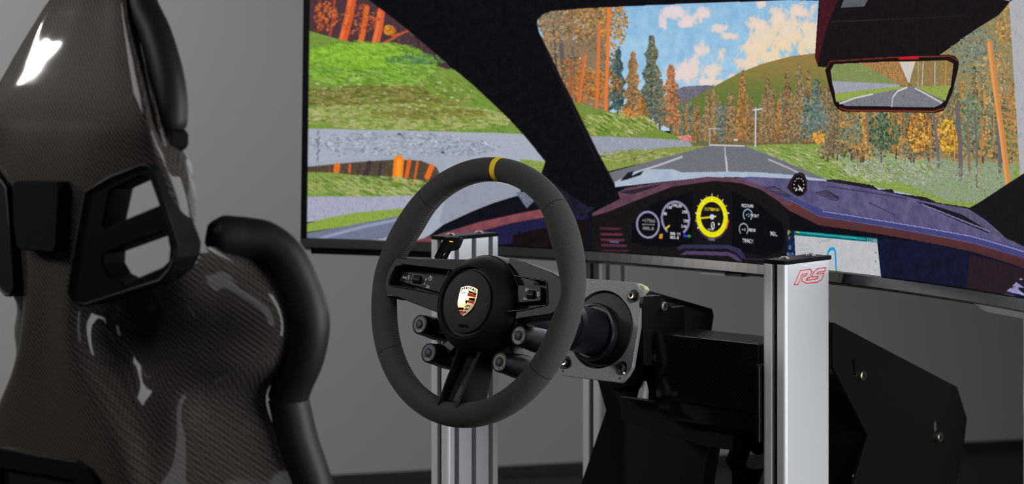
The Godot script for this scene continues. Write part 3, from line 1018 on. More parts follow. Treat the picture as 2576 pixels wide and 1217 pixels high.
func wheel_motor() -> void:
	var o := thing("wheel_motor", "black direct drive motor with long carbon body and steel hub shaft behind the steering wheel", "motor", hub_frame(-0.25))
	var st := mb()
	# local z points to the driver, 0 at the mounting plate
	prism(st, v2([-.058, -.066, .050, -.066, .056, -.050, .056, .044, .052, .052, -.050, .052, -.058, .044]), -0.19, -0.008, 0.004)
	obj("motor_body", st, M["dark carbon fibre"], o)
	var ax := Transform3D(Basis(), Vector3(0.0125, -0.0095, 0))
	st = mb()
	lathe(st, [Vector2(0, 0.004), Vector2(0.036, 0.004), Vector2(0.049, 0.002), Vector2(0.0505, -0.002), Vector2(0.0505, -0.01), Vector2(0, -0.01)], 64, ax)
	obj("motor_face", st, M["black coated steel"], o)
	ax.origin = Vector3(0.004, -0.0145, 0)
	st = mb()
	lathe(st, [Vector2(0.0, 0.0), Vector2(0.0385, 0.0), Vector2(0.0390, 0.010), Vector2(0.0375, 0.014), Vector2(0.0350, 0.0145), Vector2(0.0340, 0.012), Vector2(0.031, 0.012), Vector2(0.0305, 0.058), Vector2(0.0310, 0.060), Vector2(0, 0.060)], 64, ax)
	obj("shaft_flange", st, M["shaft steel"], o)
	st = mb()
	lathe(st, [Vector2(0, 0.058), Vector2(0.0300, 0.058), Vector2(0.0318, 0.060), Vector2(0.0318, 0.0720), Vector2(0.0300, 0.0724), Vector2(0.0300, 0.0742), Vector2(0.0325, 0.0746), Vector2(0.0328, 0.0755), Vector2(0.0328, 0.092), Vector2(0.0308, 0.0924), Vector2(0.0308, 0.0944), Vector2(0.0332, 0.0948), Vector2(0.0335, 0.110), Vector2(0.0318, 0.1104), Vector2(0.0318, 0.1122), Vector2(0.0335, 0.1126), Vector2(0.0330, 0.125), Vector2(0.0300, 0.135), Vector2(0.0280, 0.183), Vector2(0, 0.183)], 64, ax, 1)
	var sh := obj("quick_release", st, M["shaft steel"], o)
	st = mb()
	for k in 5:
		var a := deg_to_rad(-62 + k * 72)
		lathe(st, [Vector2(0, 0.0325), Vector2(0.0035, 0.0325), Vector2(0.0035, 0.0335), Vector2(0.0018, 0.0337), Vector2(0.0016, 0.0329), Vector2(0, 0.0329)], 16, ax * Transform3D(Basis(Vector3.BACK, a) * Basis(Vector3.UP, PI / 2), Vector3(0, 0, 0.083)))
	obj("grub_screw", st, M["dark bolt steel"], sh)
	st = mb()
	prism(st, v2([.0480, .0440, .0600, .0420, .0680, .0500, .0640, .0545, .0540, .0575]), -0.018, -0.0075, 0.002)
	obj("gasket_tab", st, M["pale yellow plastic"], o, "pale yellow tab")
	st = mb()
	lathe(st, [Vector2(0, -0.012), Vector2(0.0075, -0.012), Vector2(0.0065, 0.0), Vector2(0.002, 0.012), Vector2(0, 0.0125)], 20, Transform3D(Basis(Vector3.RIGHT, -PI / 2), Vector3(.078, -.080, -0.022)))
	obj("cable_plug", st, M["grey coated steel"], o, "small grey plug")
	st = mb()
	prism(st, v2([.050, -.094, .092, -.094, .092, -.091, .050, -.091]), -0.032, -0.012, 0.001)
	obj("plug_plate", st, M["black coated steel"], o)


func motor_mount() -> void:
	var o := thing("motor_mount", "grey steel mounting plate with big round hole bolted around the motor shaft", "mount plate", hub_frame(-0.25))
	var st := mb()
	prism(st, v2([-.058, -.066, -.0500, -.0734, -.0448, -.0756, .0540, -.0756, .0575, -.0735, .0640, -.0660, .0700, -.0540, .0715, .0380, .0690, .0470, .0625, .0500, .0585, .0545, .0546, .0568, -.0500, .0568, -.058, .050]), -0.007, 0.0, 0.0008, Transform3D(), [disc(0.0520, 56, 0.0085, -0.009, 0.0505)])
	var pl := obj("plate", st, M["grey coated steel"], o)
	for q in [[.0534, .0385], [.0529, -.0567], [-.0421, -.0582], [-.044, .044]]:
		st = mb()
		prism(st, Transform2D(0.9, Vector2(q[0], q[1])) * rrect(0.020, 0.0135, 0.0066, 6), -0.0002, 0.0004)
		obj("bolt_recess", st, M["slot black"], pl)
		hex_bolt(o, Transform3D(Basis(), Vector3(q[0] + 0.0015, q[1] + 0.0005, 0.0004)), 0.0055, M["bolt steel"])
	st = mb()
	for q in [[-.0431, -.0701], [.0528, -.0697]]:
		st = mb()
		prism(st, disc(0.0016, 16, q[0], q[1]), 0.0, 0.0003)
		obj("pin_hole", st, M["slot black"], pl)
	st = mb()
	prism(st, disc(0.0013, 12, .0590, -.0622), 0.0002, 0.0012)
	obj("status_light", st, M["white light"], o, "tiny white light")
	# upright ear on the driver's right
	var e := thing("motor_bracket", "black steel side bracket with two hex bolts right of the motor plate", "bracket", Transform3D(Basis(Vector3(0, 0, -1), Vector3.UP, Vector3(1, 0, 0)), Vector3(0.0522, 0, 0)))
	# local x runs forward (-z), local y is height, local z to the right
	st = mb()
	prism(st, v2([-.0178, .6570, -.0150, .6640, -.0128, .6660, .0120, .6655, .0190, .6645, .0255, .6608, .0411, .6489, .0460, .6465, .0735, .6463, .0735, .5900, .0300, .5760, .0040, .5735, -.0110, .5745, -.0160, .5790]), -0.0065, 0.0, 0.0012)
	obj("side_plate", st, M["black coated steel"], e)
	st = mb()
	prism(st, Transform2D(0, Vector2(.0190, .6500)) * rrect(0.020, 0.009, 0.0044, 5), 0.0, 0.0004)
	obj("slot", st, M["slot black"], e)
	for q in [[.0222, .6500], [.0080, .5841]]:
		hex_bolt(e, Transform3D(Basis(), Vector3(q[0], q[1], 0.0003)), 0.0062, M["dark bolt steel"])


func wheel_deck() -> void:
	var o := thing("wheel_deck", "black carbon patterned cross beam joining the motor bracket to the right upright", "beam", Transform3D(Basis(), Vector3(0.06, 0.465, 0)))
	var st := mb()
	box(st, Vector3(0.0815, 0.109, -0.036), Vector3(0.163, 0.086, 0.072), 0.0006)
	obj("beam_box", st, M["dark carbon fibre"], o)
	st = mb()
	prism(st, v2([0.163, 0.030, 0.1685, 0.030, 0.1685, 0.125, 0.163, 0.128]), -0.075, 0.006, 0.0012)
	obj("end_plate", st, M["black coated steel"], o)
	st = mb()
	prism(st, v2([0.0, 0.066, 0.163, 0.066, 0.163, 0.048, 0.150, 0.040, 0.0, 0.040]), -0.07, -0.004, 0.002)
	obj("cable_tray", st, M["black coated steel"], o)
	# pedals and the steel stand that carries them, below the deck
	var p := thing("pedal_set", "broad black steel pedal stand with a bent pedal arm hanging below the motor", "pedals", Transform3D(Basis(), Vector3(0, 0.06, -0.1)))
	st = mb()
	prism(st, v2([-.124, .470, -.112, .437, -.107, .425, -.153, .315, -.264, .012, .014, .012, .062, .348, .075, .410, .120, .410, .120, .468]), -0.03, 0.0, 0.002)
	obj("back_panel", st, M["black coated steel"], p)
	st = mb()
	prism(st, v2([-.0360, .4710, -.0240, .4550, -.0210, .4300, .1200, .4120, .1650, .4120, .1650, .4690]), -0.02, 0.073, 0.002)
	obj("top_bar", st, M["black coated steel"], p)
	st = mb()
	box(st, Vector3(0, -0.04, -0.08), Vector3(0.44, 0.04, 0.30), 0.003)
	obj("base_tray", st, M["black coated steel"], p)
	var lift := Transform3D(Basis(), Vector3(0, -0.06, -0.2))
	st = mb()
	prism(st, v2(PEDAL_ARM), -0.012, 0.012, 0.002, lift)
	obj("pedal_arm", st, M["black coated steel"], p, "bent pedal arm")
	st = mb()
	prism(st, v2(PEDAL_FACE), -0.02, 0.02, 0.002, lift)
	obj("foot_plate", st, M["black coated steel"], p)
	st = mb()
	prism(st, v2([-0.02, 0.04, 0.10, 0.04, 0.10, 0.36, -0.02, 0.36]), -0.05, -0.014, 0.003, lift)
	obj("pedal_base", st, M["black coated steel"], p)


func side_plate() -> void:
	var o := thing("pedal_side_plate", "large black angular steel plate with two slots right of the silver upright", "side plate", Transform3D(Basis(Vector3(0, 0, -1), Vector3.UP, Vector3(1, 0, 0)), Vector3(0.26, 0, 0)))
	var st := mb()
	prism(st, v2([.1150, .6360, .1180, .6365, .4320, .5180, .4600, .4700, .4490, .4230, .4200, .3600, .4200, .0720, .1000, .0720, .1000, .3500, .1640, .4220, .1980, .4790, .1150, .5780]), -0.005, 0.0, 0.0012, Transform3D(), [Transform2D(0.15, Vector2(.164, .5745)) * rrect(0.006, 0.020, 0.0028, 5)])
	obj("plate", st, M["black coated steel"], o)
	st = mb()
	prism(st, v2([.1150, .5780, .1150, .6360, .1180, .6365, .1180, .5760]), -0.035, -0.004, 0.001)
	obj("flange", st, M["black coated steel"], o)
	st = mb()
	prism(st, v2([.4600, .4700, .4490, .4230, .4200, .3600, .4170, .3600, .4460, .4230, .4570, .4700]), -0.05, -0.004, 0.0)
	obj("flange", st, M["black coated steel"], o)
	for q in [[.178, .562], [.376, .455]]:
		hex_bolt(o, Transform3D(Basis(), Vector3(q[0], q[1], 0.0)), 0.0065, M["bolt steel"])
	st = mb()
	prism(st, Transform2D(0.15, Vector2(.371, .467)) * rrect(0.006, 0.020, 0.0028, 5), 0.0, 0.0005)
	obj("slot", st, M["dark bolt steel"], o)
	var c := thing("control_box", "black control box with two green lights behind the angular side plate", "control box", Transform3D(Basis(), Vector3(0.189, 0.04, -0.25)))
	st = mb()
	box(st, Vector3(0.0, 0.2575, 0), Vector3(0.126, 0.515, 0.1), 0.004)
	obj("case", st, M["black coated steel"], c)
	for q in GREEN:
		st = mb()
		prism(st, disc(0.0022, 12, q[0] - 0.189, q[1] - 0.04), 0.0498, 0.0512)
		obj("indicator_light", st, M["green light"], c, "green light")


# ------------------------------------------------------------------ monitor
const RAD := 1.239
const A0 := -28.5
const A1 := 33.5


func arc_point(deg: float, off: float, y: float) -> Vector3:
	var a := deg_to_rad(deg)
	return Vector3((RAD + off) * sin(a), y, RAD - (RAD + off) * cos(a))


func arc_loft(st: SurfaceTool, section: Array, a0: float, a1: float, n: int, sg := -1) -> void:
	var rings := []
	for i in n + 1:
		var r := PackedVector3Array()
		for s: Vector2 in section: r.append(arc_point(lerpf(a0, a1, float(i) / n), s.x, s.y))
		rings.append(r)
	grid(st, rings, true, true, sg)


func monitor() -> void:
	var o := thing("curved_monitor", "very wide curved monitor showing a forest road from a car cockpit", "monitor", Transform3D(Basis(Vector3.RIGHT, deg_to_rad(-0.9)), Vector3(-0.0582, 0.70, -0.1772)))
	var hh := 0.40
	var st := mb()
	st.set_smooth_group(1)
	var n := 64
	for i in n:
		for q in [[0, 0], [1, 0], [1, 1], [0, 0], [1, 1], [0, 1]]:
			var f: float = (i + q[0]) / float(n)
			st.set_uv(Vector2(f, 1.0 - q[1]))
			st.add_vertex(arc_point(lerpf(A0, A1, f), 0.0, hh * q[1]))
	# front face towards the driver: reverse the winding
	var m := StandardMaterial3D.new()
	m.resource_name = "monitor picture"
	m.albedo_color = Color("#010101")
	m.roughness = 0.55
	m.metallic_specular = 0.08
	m.emission_enabled = true
	m.emission_operator = BaseMaterial3D.EMISSION_OP_MULTIPLY
	m.emission = Color.WHITE
	m.emission_energy_multiplier = SCREEN_GLOW
	m.emission_texture = screen_texture()
	var raw := st.commit_to_arrays()
	var vs: PackedVector3Array = raw[Mesh.ARRAY_VERTEX]
	var us: PackedVector2Array = raw[Mesh.ARRAY_TEX_UV]
	var st2 := mb()
	st2.set_smooth_group(1)
	for i in range(0, vs.size(), 3):
		for k in [0, 2, 1]:
			st2.set_uv(us[i + k])
			st2.add_vertex(vs[i + k])
	obj("screen", st2, m, o, "lit picture of a road through pine forest seen from a car")
	st = mb()
	arc_loft(st, [Vector2(-0.004, -0.001), Vector2(-0.0064, -0.0135), Vector2(-0.0054, -0.0150), Vector2(0.012, -0.0195), Vector2(0.05, -0.019), Vector2(0.05, 0.0), Vector2(0.004, 0.0), Vector2(0.0, 0.0005)], A0 - 0.45, A1 + 0.45, 72)
	obj("lower_bezel", st, M["monitor plastic"], o)
	st = mb()
	arc_loft(st, [Vector2(-0.003, hh), Vector2(-0.003, hh + 0.009), Vector2(0.04, hh + 0.009), Vector2(0.04, hh)], A0 - 0.45, A1 + 0.45, 72)
	obj("upper_bezel", st, M["monitor plastic"], o)
	for s in [[A0 - 0.45, A0], [A1, A1 + 0.45]]:
		st = mb()
		arc_loft(st, [Vector2(-0.003, -0.001), Vector2(-0.003, hh + 0.001), Vector2(0.04, hh + 0.001), Vector2(0.04, -0.001)], s[0], s[1], 2)
		obj("side_bezel", st, M["monitor plastic"], o)
	st = mb()
	arc_loft(st, [Vector2(0.003, -0.012), Vector2(0.003, hh + 0.005), Vector2(0.045, hh + 0.003), Vector2(0.062, hh * 0.7), Vector2(0.062, hh * 0.2), Vector2(0.045, -0.012)], A0 - 0.2, A1 + 0.2, 48)
	obj("rear_housing", st, M["monitor plastic"], o)
	for s in [[A0 + 0.25, -14.0, 1], [26.6, A1 + 0.4, -1]]:
		st = mb()
		var rings := []
		for i in 13:
			var f := i / 12.0
			var a: float = lerpf(s[0], s[1], f)
			var g: float = 1.0
			if s[2] == 1: g = clampf((1.0 - f) * 6.0, 0.02, 1.0)
			else: g = clampf(f * 9.0, 0.02, 1.0)
			rings.append(PackedVector3Array([arc_point(a, 0.002, -0.0160), arc_point(a, 0.004, -0.0160 - 0.0085 * g), arc_point(a, 0.045, -0.0160 - 0.0075 * g), arc_point(a, 0.045, -0.0160)]))
		grid(st, rings, true, true, -1)
		obj("lower_lip", st, M["monitor plastic"], o)
	st = mb()
	arc_loft(st, [Vector2(0.004, -0.0150), Vector2(0.004, -0.0215), Vector2(0.02, -0.0225), Vector2(0.02, -0.0150)], 2.7, 4.6, 6)
	obj("power_button", st, M["monitor tab"], o, "small silver button tab")
	st = mb()
	arc_loft(st, [Vector2(0.006, -0.0150), Vector2(0.006, -0.0215), Vector2(0.03, -0.0215), Vector2(0.03, -0.0150)], 4.65, 6.0, 6)
	obj("sensor_tab", st, M["monitor plastic"], o)
	# the panel's light on the rig in front of it
	for k in 3:
		var a := AreaLight3D.new()
		a.name = "screen_light"
		a.area_size = Vector2(0.40, 0.36)
		a.light_energy = SCREEN_LIGHT
		a.light_color = Color("#cfd2dc")
		a.shadow_enabled = true
		o.add_child(a, true)
		var deg := -18.0 + k * 20.0
		a.position = arc_point(deg, -0.02, hh / 2)
		a.basis = Basis(Vector3.UP, PI - deg_to_rad(deg))
	# crossbar holding it to the two stand posts
	st = mb()
	box(st, Vector3(0.06, 0.17, -0.088), Vector3(0.9, 0.07, 0.030), 0.002)
	box(st, Vector3(0.06, 0.17, -0.067), Vector3(0.14, 0.14, 0.012), 0.003)
	box(st, Vector3(0.402, 0.17, -0.208), Vector3(0.03, 0.06, 0.21), 0.002)
	obj("wall_mount", st, M["black coated steel"], o)


# ------------------------------------------------------------------ seat
const SEAT_ROWS := [
	[0.29, 0, 0.074, 0.0109, 0.075, 0.0182, 0.077, 0.0228, 0.08, 0.0241, 0.084, 0.0214, 0.09, 0.0169, 0.098],
	[0.262, 0, 0.058, 0.0212, 0.06, 0.0336, 0.063, 0.04, 0.067, 0.0399, 0.073, 0.0379, 0.08, 0.032, 0.09],
	[0.21, 0, 0.04, 0.0338, 0.041, 0.0578, 0.041, 0.068, 0.044, 0.0572, 0.056, 0.0426, 0.069, 0.0254, 0.085],
	[0.15, 0, 0.02, 0.046, 0.021, 0.087, 0.023, 0.1074, 0.028, 0.096, 0.043, 0.0821, 0.057, 0.0632, 0.076],
	[0.095, 0, 0.007, 0.0561, 0.008, 0.1093, 0.011, 0.1385, 0.017, 0.1288, 0.033, 0.1145, 0.048, 0.0938, 0.068],
	[0.062, 0, 0.002, 0.0579, 0.003, 0.113, 0.012, 0.143, 0.022, 0.147, 0.036, 0.1438, 0.052, 0.1297, 0.072],
	[0.025, 0, 0, 0.0567, 0.002, 0.1165, 0.014, 0.1524, 0.026, 0.1598, 0.044, 0.1543, 0.062, 0.1405, 0.082],
	[-0.01, 0, 0, 0.0514, 0.003, 0.1102, 0.016, 0.1552, 0.03, 0.1642, 0.054, 0.1533, 0.08, 0.1405, 0.102],
	[-0.04, 0, 0, 0.0481, 0.003, 0.1024, 0.02, 0.1511, 0.038, 0.1726, 0.074, 0.1813, 0.104, 0.1775, 0.125],
	[-0.075, 0, 0, 0.043, 0.002, 0.072, 0.04, 0.1405, 0.044, 0.1766, 0.078, 0.2013, 0.112, 0.2042, 0.136],
	[-0.105, 0, 0, 0.0437, 0.001, 0.0587, 0.05, 0.1247, 0.054, 0.1736, 0.083, 0.2083, 0.116, 0.2108, 0.142],
	[-0.14, 0, 0, 0.0522, 0.001, 0.0703, 0.05, 0.1265, 0.055, 0.1742, 0.08, 0.199, 0.114, 0.1985, 0.14],
	[-0.175, 0, 0, 0.0708, 0.002, 0.0977, 0.034, 0.1359, 0.05, 0.1508, 0.082, 0.1659, 0.113, 0.1736, 0.136],
	[-0.21, 0, 0, 0.0937, 0.003, 0.1185, 0.03, 0.1415, 0.048, 0.1587, 0.083, 0.1767, 0.118, 0.1861, 0.138],
	[-0.26, 0, 0, 0.1124, 0.004, 0.136, 0.026, 0.1477, 0.046, 0.1682, 0.085, 0.191, 0.126, 0.2041, 0.148],
	[-0.34, 0, 0, 0.1217, 0.004, 0.1421, 0.026, 0.1518, 0.048, 0.1783, 0.089, 0.2035, 0.133, 0.219, 0.158],
	[-0.48, 0, 0, 0.1277, 0.006, 0.1461, 0.03, 0.16, 0.054, 0.1924, 0.097, 0.2241, 0.143, 0.2425, 0.168]]


func in_slot(x: float, s: float) -> bool:
	var c := Vector2(0.1165, -0.012)
	var at := c + (Vector2(absf(x), s) - c) / 0.88
	return Geometry2D.is_point_in_polygon(at, v2([.0652, .0278, .0973, .0440, .1348, .0563, .1438, .0559, .1483, .0502, .1777, -.0195, .1763, -.0314, .1688, -.0445, .1571, -.0556, .0669, -.0834, .0545, -.0830, .0436, -.0735, .0513, -.0320]))


func seat_point(s: float, u: float) -> Vector3:
	# s: height from the seat origin, u: 0..6 from the spine to the wing's edge
	var k := 0
	while k < SEAT_ROWS.size() - 2 and s < SEAT_ROWS[k + 1][0]: k += 1
	var f: float = (s - SEAT_ROWS[k][0]) / (SEAT_ROWS[k + 1][0] - SEAT_ROWS[k][0])
	var got := []
	for kk in [maxi(k - 1, 0), k, k + 1, mini(k + 2, SEAT_ROWS.size() - 1)]:
		var r: Array = SEAT_ROWS[kk]
		var j := clampi(int(u), 0, 5)
		var g := u - j
		var at := func(q: int) -> Vector2:
			if q < 0: return Vector2(-r[3], r[4])
			q = mini(q, 6)
			return Vector2(r[1 + q * 2], r[2 + q * 2])
		got.append(at.call(j).cubic_interpolate(at.call(j + 1), at.call(j - 1), at.call(j + 2), g))
	var p: Vector2 = got[1].cubic_interpolate(got[2], got[0], got[3], f)
	return Vector3(p.x, s, -p.y)


func racing_seat() -> void:
	var o := thing("racing_seat", "carbon fibre bucket racing seat with black leather edges seen from behind", "seat", Transform3D(Basis(), Vector3(0, 0.8136, 0.9068)))
	var st := mb()
	var rings := []
	var rows := []
	var s := 0.29
	while s > -0.481:
		rows.append(s)
		s -= 0.005
	var nu := 56
	for r in rows:
		var ring := PackedVector3Array()
		for j in range(-nu, nu + 1):
			var p := seat_point(r, absf(j) * 6.0 / nu)
			ring.append(Vector3(p.x * signf(j), p.y, p.z))
		# inner skin, back along the same row
		for j in range(nu, -nu - 1, -1):
			var p := seat_point(r, absf(j) * 6.0 / nu)
			var inn := p + Vector3(-0.010 * clampf(absf(j) * 1.6 / nu - 0.6, 0, 1), 0, -0.016 * (1.0 - 0.6 * clampf(absf(j) * 1.6 / nu - 0.6, 0, 1)))
			ring.append(Vector3(inn.x * signf(j), inn.y, inn.z))
		rings.append(ring)
	var hole := func(i: int, j: int) -> bool:
		if rows[i] > 0.06 or rows[i] < -0.075: return false
		var p: Vector3 = (rings[i][j] + rings[i + 1][j + 1]) / 2 if j + 1 < rings[i].size() else rings[i][j]
		return in_slot(p.x, p.y)
	grid(st, rings, true, true, 1, 0, hole)
	obj("shell", st, M["carbon fibre"], o, "glossy carbon fibre back shell")
	# belt slot frames
	for side in [1, -1]:
		var xf := Transform3D(Basis(Vector3(side, 0, -0.22).normalized(), Vector3.UP, Vector3(side, 0, -0.22).normalized().cross(Vector3.UP) * side).orthonormalized(), Vector3(side * 0.05, 0, 0))
		# the frame lies in a plane that falls away forward towards the wing
		var slant := func(a: Array) -> PackedVector2Array:
			var q := v2(a)
			for i in q.size(): q[i] = Vector2((q[i].x - 0.05) * sqrt(1.0 + 0.22 * 0.22), q[i].y)
			return q
		var bx := Vector3(side, 0, -0.22).normalized()
		var bz := Vector3(side * 0.22, 0, 1).normalized()
		xf = Transform3D(Basis(bx, Vector3.UP, bz), Vector3(side * 0.05, 0, 0))
		var outer: PackedVector2Array = slant.call([.0652, .0278, .0973, .0440, .1348, .0563, .1438, .0559, .1483, .0502, .1777, -.0195, .1763, -.0314, .1688, -.0445, .1571, -.0556, .0669, -.0834, .0545, -.0830, .0436, -.0735, .0513, -.0320])
		var h1: PackedVector2Array = slant.call([.0958, .0298, .1348, .0451, .1424, .0428, .1542, .0172, .0898, -.0065, .0866, -.0041])
		var h2: PackedVector2Array = slant.call([.0866, -.0318, .1585, -.0084, .1636, -.0095, .1667, -.0235, .1655, -.0348, .1571, -.0416, .1125, -.0592, .0944, -.0531, .0861, -.0423])
		st = mb()
		prism(st, outer, -0.030, 0.006, 0.003, xf, [h1, h2])
		var fr := obj("belt_slot_frame", st, M["seat plastic"], o)
		st = mb()
		var pth := PackedVector3Array()
		for q in inset(turned(outer, true), 0.003): pth.append(xf * Vector3(q.x, q.y, 0.0055))
		tube(st, pth, 0.0022, 6, true)
		obj("frame_lip", st, M["seat plastic"], fr)
	# pads
	st = mb()
	prism(st, v2([-.0400, .0300, -.0360, .0350, .0360, .0365, .0400, .0320, .0345, -.0284, .0290, -.0330, -.0270, -.0340, -.0330, -.0300, -.0385, -.0050]), -0.004, 0.014, 0.003)
	obj("spine_pad", st, M["seat pad"], o)
	st = mb()
	prism(st, v2([-.0850, -.2440, -.0760, -.2385, .0560, -.2349, .0740, -.2400, .0880, -.2520, .1000, -.40, -.1000, -.40]), -0.004, 0.007, 0.002, Transform3D(), [v2([-.0700, -.2580, .0520, -.2540, .0700, -.2640, .0800, -.3850, -.0800, -.3850])])
	obj("lumbar_frame", st, M["seat plastic"], o)
	st = mb()
	prism(st, v2([-.0720, -.2560, .0540, -.2520, .0720, -.2630, .0820, -.3870, -.0820, -.3870]), -0.004, 0.0025, 0.001)
	obj("lumbar_pad", st, M["seat pad"], o)
	# leather rolls
	var head := []
	for q in [[0.1253, 0.055, 0.0892], [0.1253, 0.056, 0.1132], [0.1153, 0.058, 0.1422], [0.0914, 0.063, 0.1795], [0.0581, 0.07, 0.2159], [0.052, 0.08, 0.25], [0.034, 0.088, 0.282], [0, 0.092, 0.293]]: head.append(Vector3(q[0], q[2], -q[1]))
	for i in range(6, -1, -1): head.append(Vector3(-head[i].x, head[i].y, head[i].z))
	st = mb()
	var hp := smooth_path(head, 8)
	var hr := PackedFloat32Array()
	for i in hp.size(): hr.append(0.0172 * minf(1.0, 0.86 + 0.14 * minf(i, hp.size() - 1 - i) / 3.0))
	tube(st, hp, hr, 20)
	var hr_roll := obj("headrest_roll", st, M["black leather"], o, "black leather roll round the headrest")
	for side in [1, -1]:
		st = mb()
		box(st, Vector3(side * 0.1255, 0.078, -0.056), Vector3(0.026, 0.022, 0.026), 0.005)
		obj("roll_end", st, M["seat pad"], hr_roll)
		var up := []
		for q in [[0.1515, 0.078, -0.0136], [0.158, 0.086, -0.0153], [0.1652, 0.095, -0.0162], [0.1742, 0.11, -0.0182], [0.1851, 0.125, -0.0224], [0.1984, 0.138, -0.0368], [0.2104, 0.146, -0.0627], [0.221, 0.15, -0.0972], [0.2129, 0.151, -0.133], [0.1967, 0.151, -0.1611], [0.1873, 0.151, -0.1801]]: up.append(Vector3(side * q[0], q[2], -q[1]))
		st = mb()
		var upp := smooth_path(up, 8)
		var rr := PackedFloat32Array()
		for i in upp.size(): rr.append(0.0202 - 0.012 * pow(clampf(1.0 - i / 14.0, 0, 1), 2.0) - 0.0005 * clampf((i - upp.size() + 6) / 6.0, 0, 1))
		tube(st, upp, rr, 20)
		obj("shoulder_bolster", st, M["black leather"], o, "black leather shoulder bolster")
		var lo := []
		for q in [[0.1884, 0.151, -0.176], [0.1981, 0.156, -0.2203], [0.2085, 0.165, -0.2622], [0.2193, 0.18, -0.3348], [0.2283, 0.2, -0.475]]: lo.append(Vector3(side * q[0], q[2], -q[1]))
		st = mb()
		tube(st, smooth_path(lo, 6), 0.0202, 20)
		obj("side_bolster", st, M["black leather"], o, "black leather side bolster")
	# cushion and feet, below the picture
	st = mb()
	prism(st, v2([-.20, -.02, .20, -.02, .235, .06, .225, .09, .19, .10, .15, .05, -.15, .05, -.19, .10, -.225, .09, -.235, .06]), -0.02, 0.44, 0.012, Transform3D(Basis(Vector3.RIGHT, deg_to_rad(-8)), Vector3(0, -.50, -.50)))
	obj("seat_pan", st, M["carbon fibre"], o)
	st = mb()
	box(st, Vector3(0, -.425, -.27), Vector3(0.32, 0.05, 0.40), 0.015, Basis(Vector3.RIGHT, deg_to_rad(-8)))
	obj("cushion", st, M["seat pad"], o)
	for side in [-1, 1]:
		st = mb()
		box(st, Vector3(side * 0.19, -.64, -.22), Vector3(0.006, 0.345, 0.36), 0.001)
		obj("seat_bracket", st, M["black coated steel"], o)


# ------------------------------------------------------------------ room and studio lamps
func room() -> void:
	# the room stands square to its back wall, which runs at an angle to the rig
	var nrm := Vector3(0.839, 0, 0.545).normalized()
	var alo := Vector3(nrm.z, 0, -nrm.x)
	var B := Basis(alo, Vector3.UP, nrm)
	var a := Vector3(-1.5424, 0, -1.4503)
	var st := mb()
	var rm := Transform3D(B, a)
	var slab := func(called: String, c: Vector3, size: Vector3, m: Material):
		var q := mb()
		box(q, Vector3.ZERO, size, 0.001)
		var w := struct(called, q, m)
		w.transform = rm * Transform3D(Basis(), c)
	slab.call("wall_back", Vector3(0, 1.55, -0.06), Vector3(8.24, 3.1, 0.12), M["wall paint"])
	slab.call("wall_front", Vector3(0, 1.55, 7.06), Vector3(8.24, 3.1, 0.12), M["dark studio paint"])
	slab.call("wall_left", Vector3(-4.06, 1.55, 3.5), Vector3(0.12, 3.1, 7.0), M["dark studio paint"])
	slab.call("wall_right", Vector3(4.06, 1.55, 3.5), Vector3(0.12, 3.1, 7.0), M["dark studio paint"])
	slab.call("floor", Vector3(0, -0.05, 3.5), Vector3(8.24, 0.1, 7.24), M["floor"])
	slab.call("ceiling", Vector3(0, 3.15, 3.5), Vector3(8.24, 0.1, 7.24), M["dark studio paint"])
	slab.call("baseboard_back", Vector3(0, 0.0125, 0.006), Vector3(8.0, 0.025, 0.012), M["skirting"])


func softbox(label: String, at: Vector3, aim: Vector3, size: Vector2, energy: float, col: Color) -> void:
	var z := (aim - at).normalized()
	var xx := Vector3.UP.cross(z).normalized()
	var B := Basis(xx, z.cross(xx), z)
	var o := thing("softbox", label, "softbox", Transform3D(B, at), "studio softboxes")
	var st := mb()
	var rings := []
	for q in [[1.0, 0.0], [1.0, -0.03], [0.35, -0.28], [0.12, -0.34]]:
		rings.append(PackedVector3Array([Vector3(-size.x / 2 * q[0], -size.y / 2 * q[0], q[1]), Vector3(size.x / 2 * q[0], -size.y / 2 * q[0], q[1]), Vector3(size.x / 2 * q[0], size.y / 2 * q[0], q[1]), Vector3(-size.x / 2 * q[0], size.y / 2 * q[0], q[1])]))
	grid(st, rings, true, true, -1)
	obj("hood", st, M["softbox cloth"], o)
	st = mb()
	box(st, Vector3(0, 0, 0.004), Vector3(size.x - 0.02, size.y - 0.02, 0.004), 0.001)
	obj("lamp_diffuser", st, M["softbox diffuser"], o)
	var li := AreaLight3D.new()
	li.name = "softbox_light"
	li.area_size = size - Vector2(0.03, 0.03)
	li.light_energy = energy
	li.light_color = col
	li.shadow_enabled = true
	li.area_range = 14.0
	o.add_child(li, true)
	li.transform = Transform3D(Basis(Vector3.UP, PI), Vector3(0, 0, 0.012))
	# stand
	st = mb()
	var foot := Transform3D(B, at).affine_inverse() * Vector3(at.x, 0.0, at.z)
	var top := Vector3(0, 0, -0.30)
	var down := (Transform3D(B, at).affine_inverse().basis * Vector3.DOWN).normalized()
	var base := top + down * ((Transform3D(B, at) * top).y - 0.012)
	tube(st, PackedVector3Array([top, base]), 0.014, 10)
	for k in 3:
		var d := (Transform3D(B, at).affine_inverse().basis * Vector3(cos(k * TAU / 3 + 0.5), 0, sin(k * TAU / 3 + 0.5))).normalized()
		tube(st, PackedVector3Array([base - down * 0.35, base + d * 0.40]), 0.010, 8)
	obj("stand", st, M["black coated steel"], o)


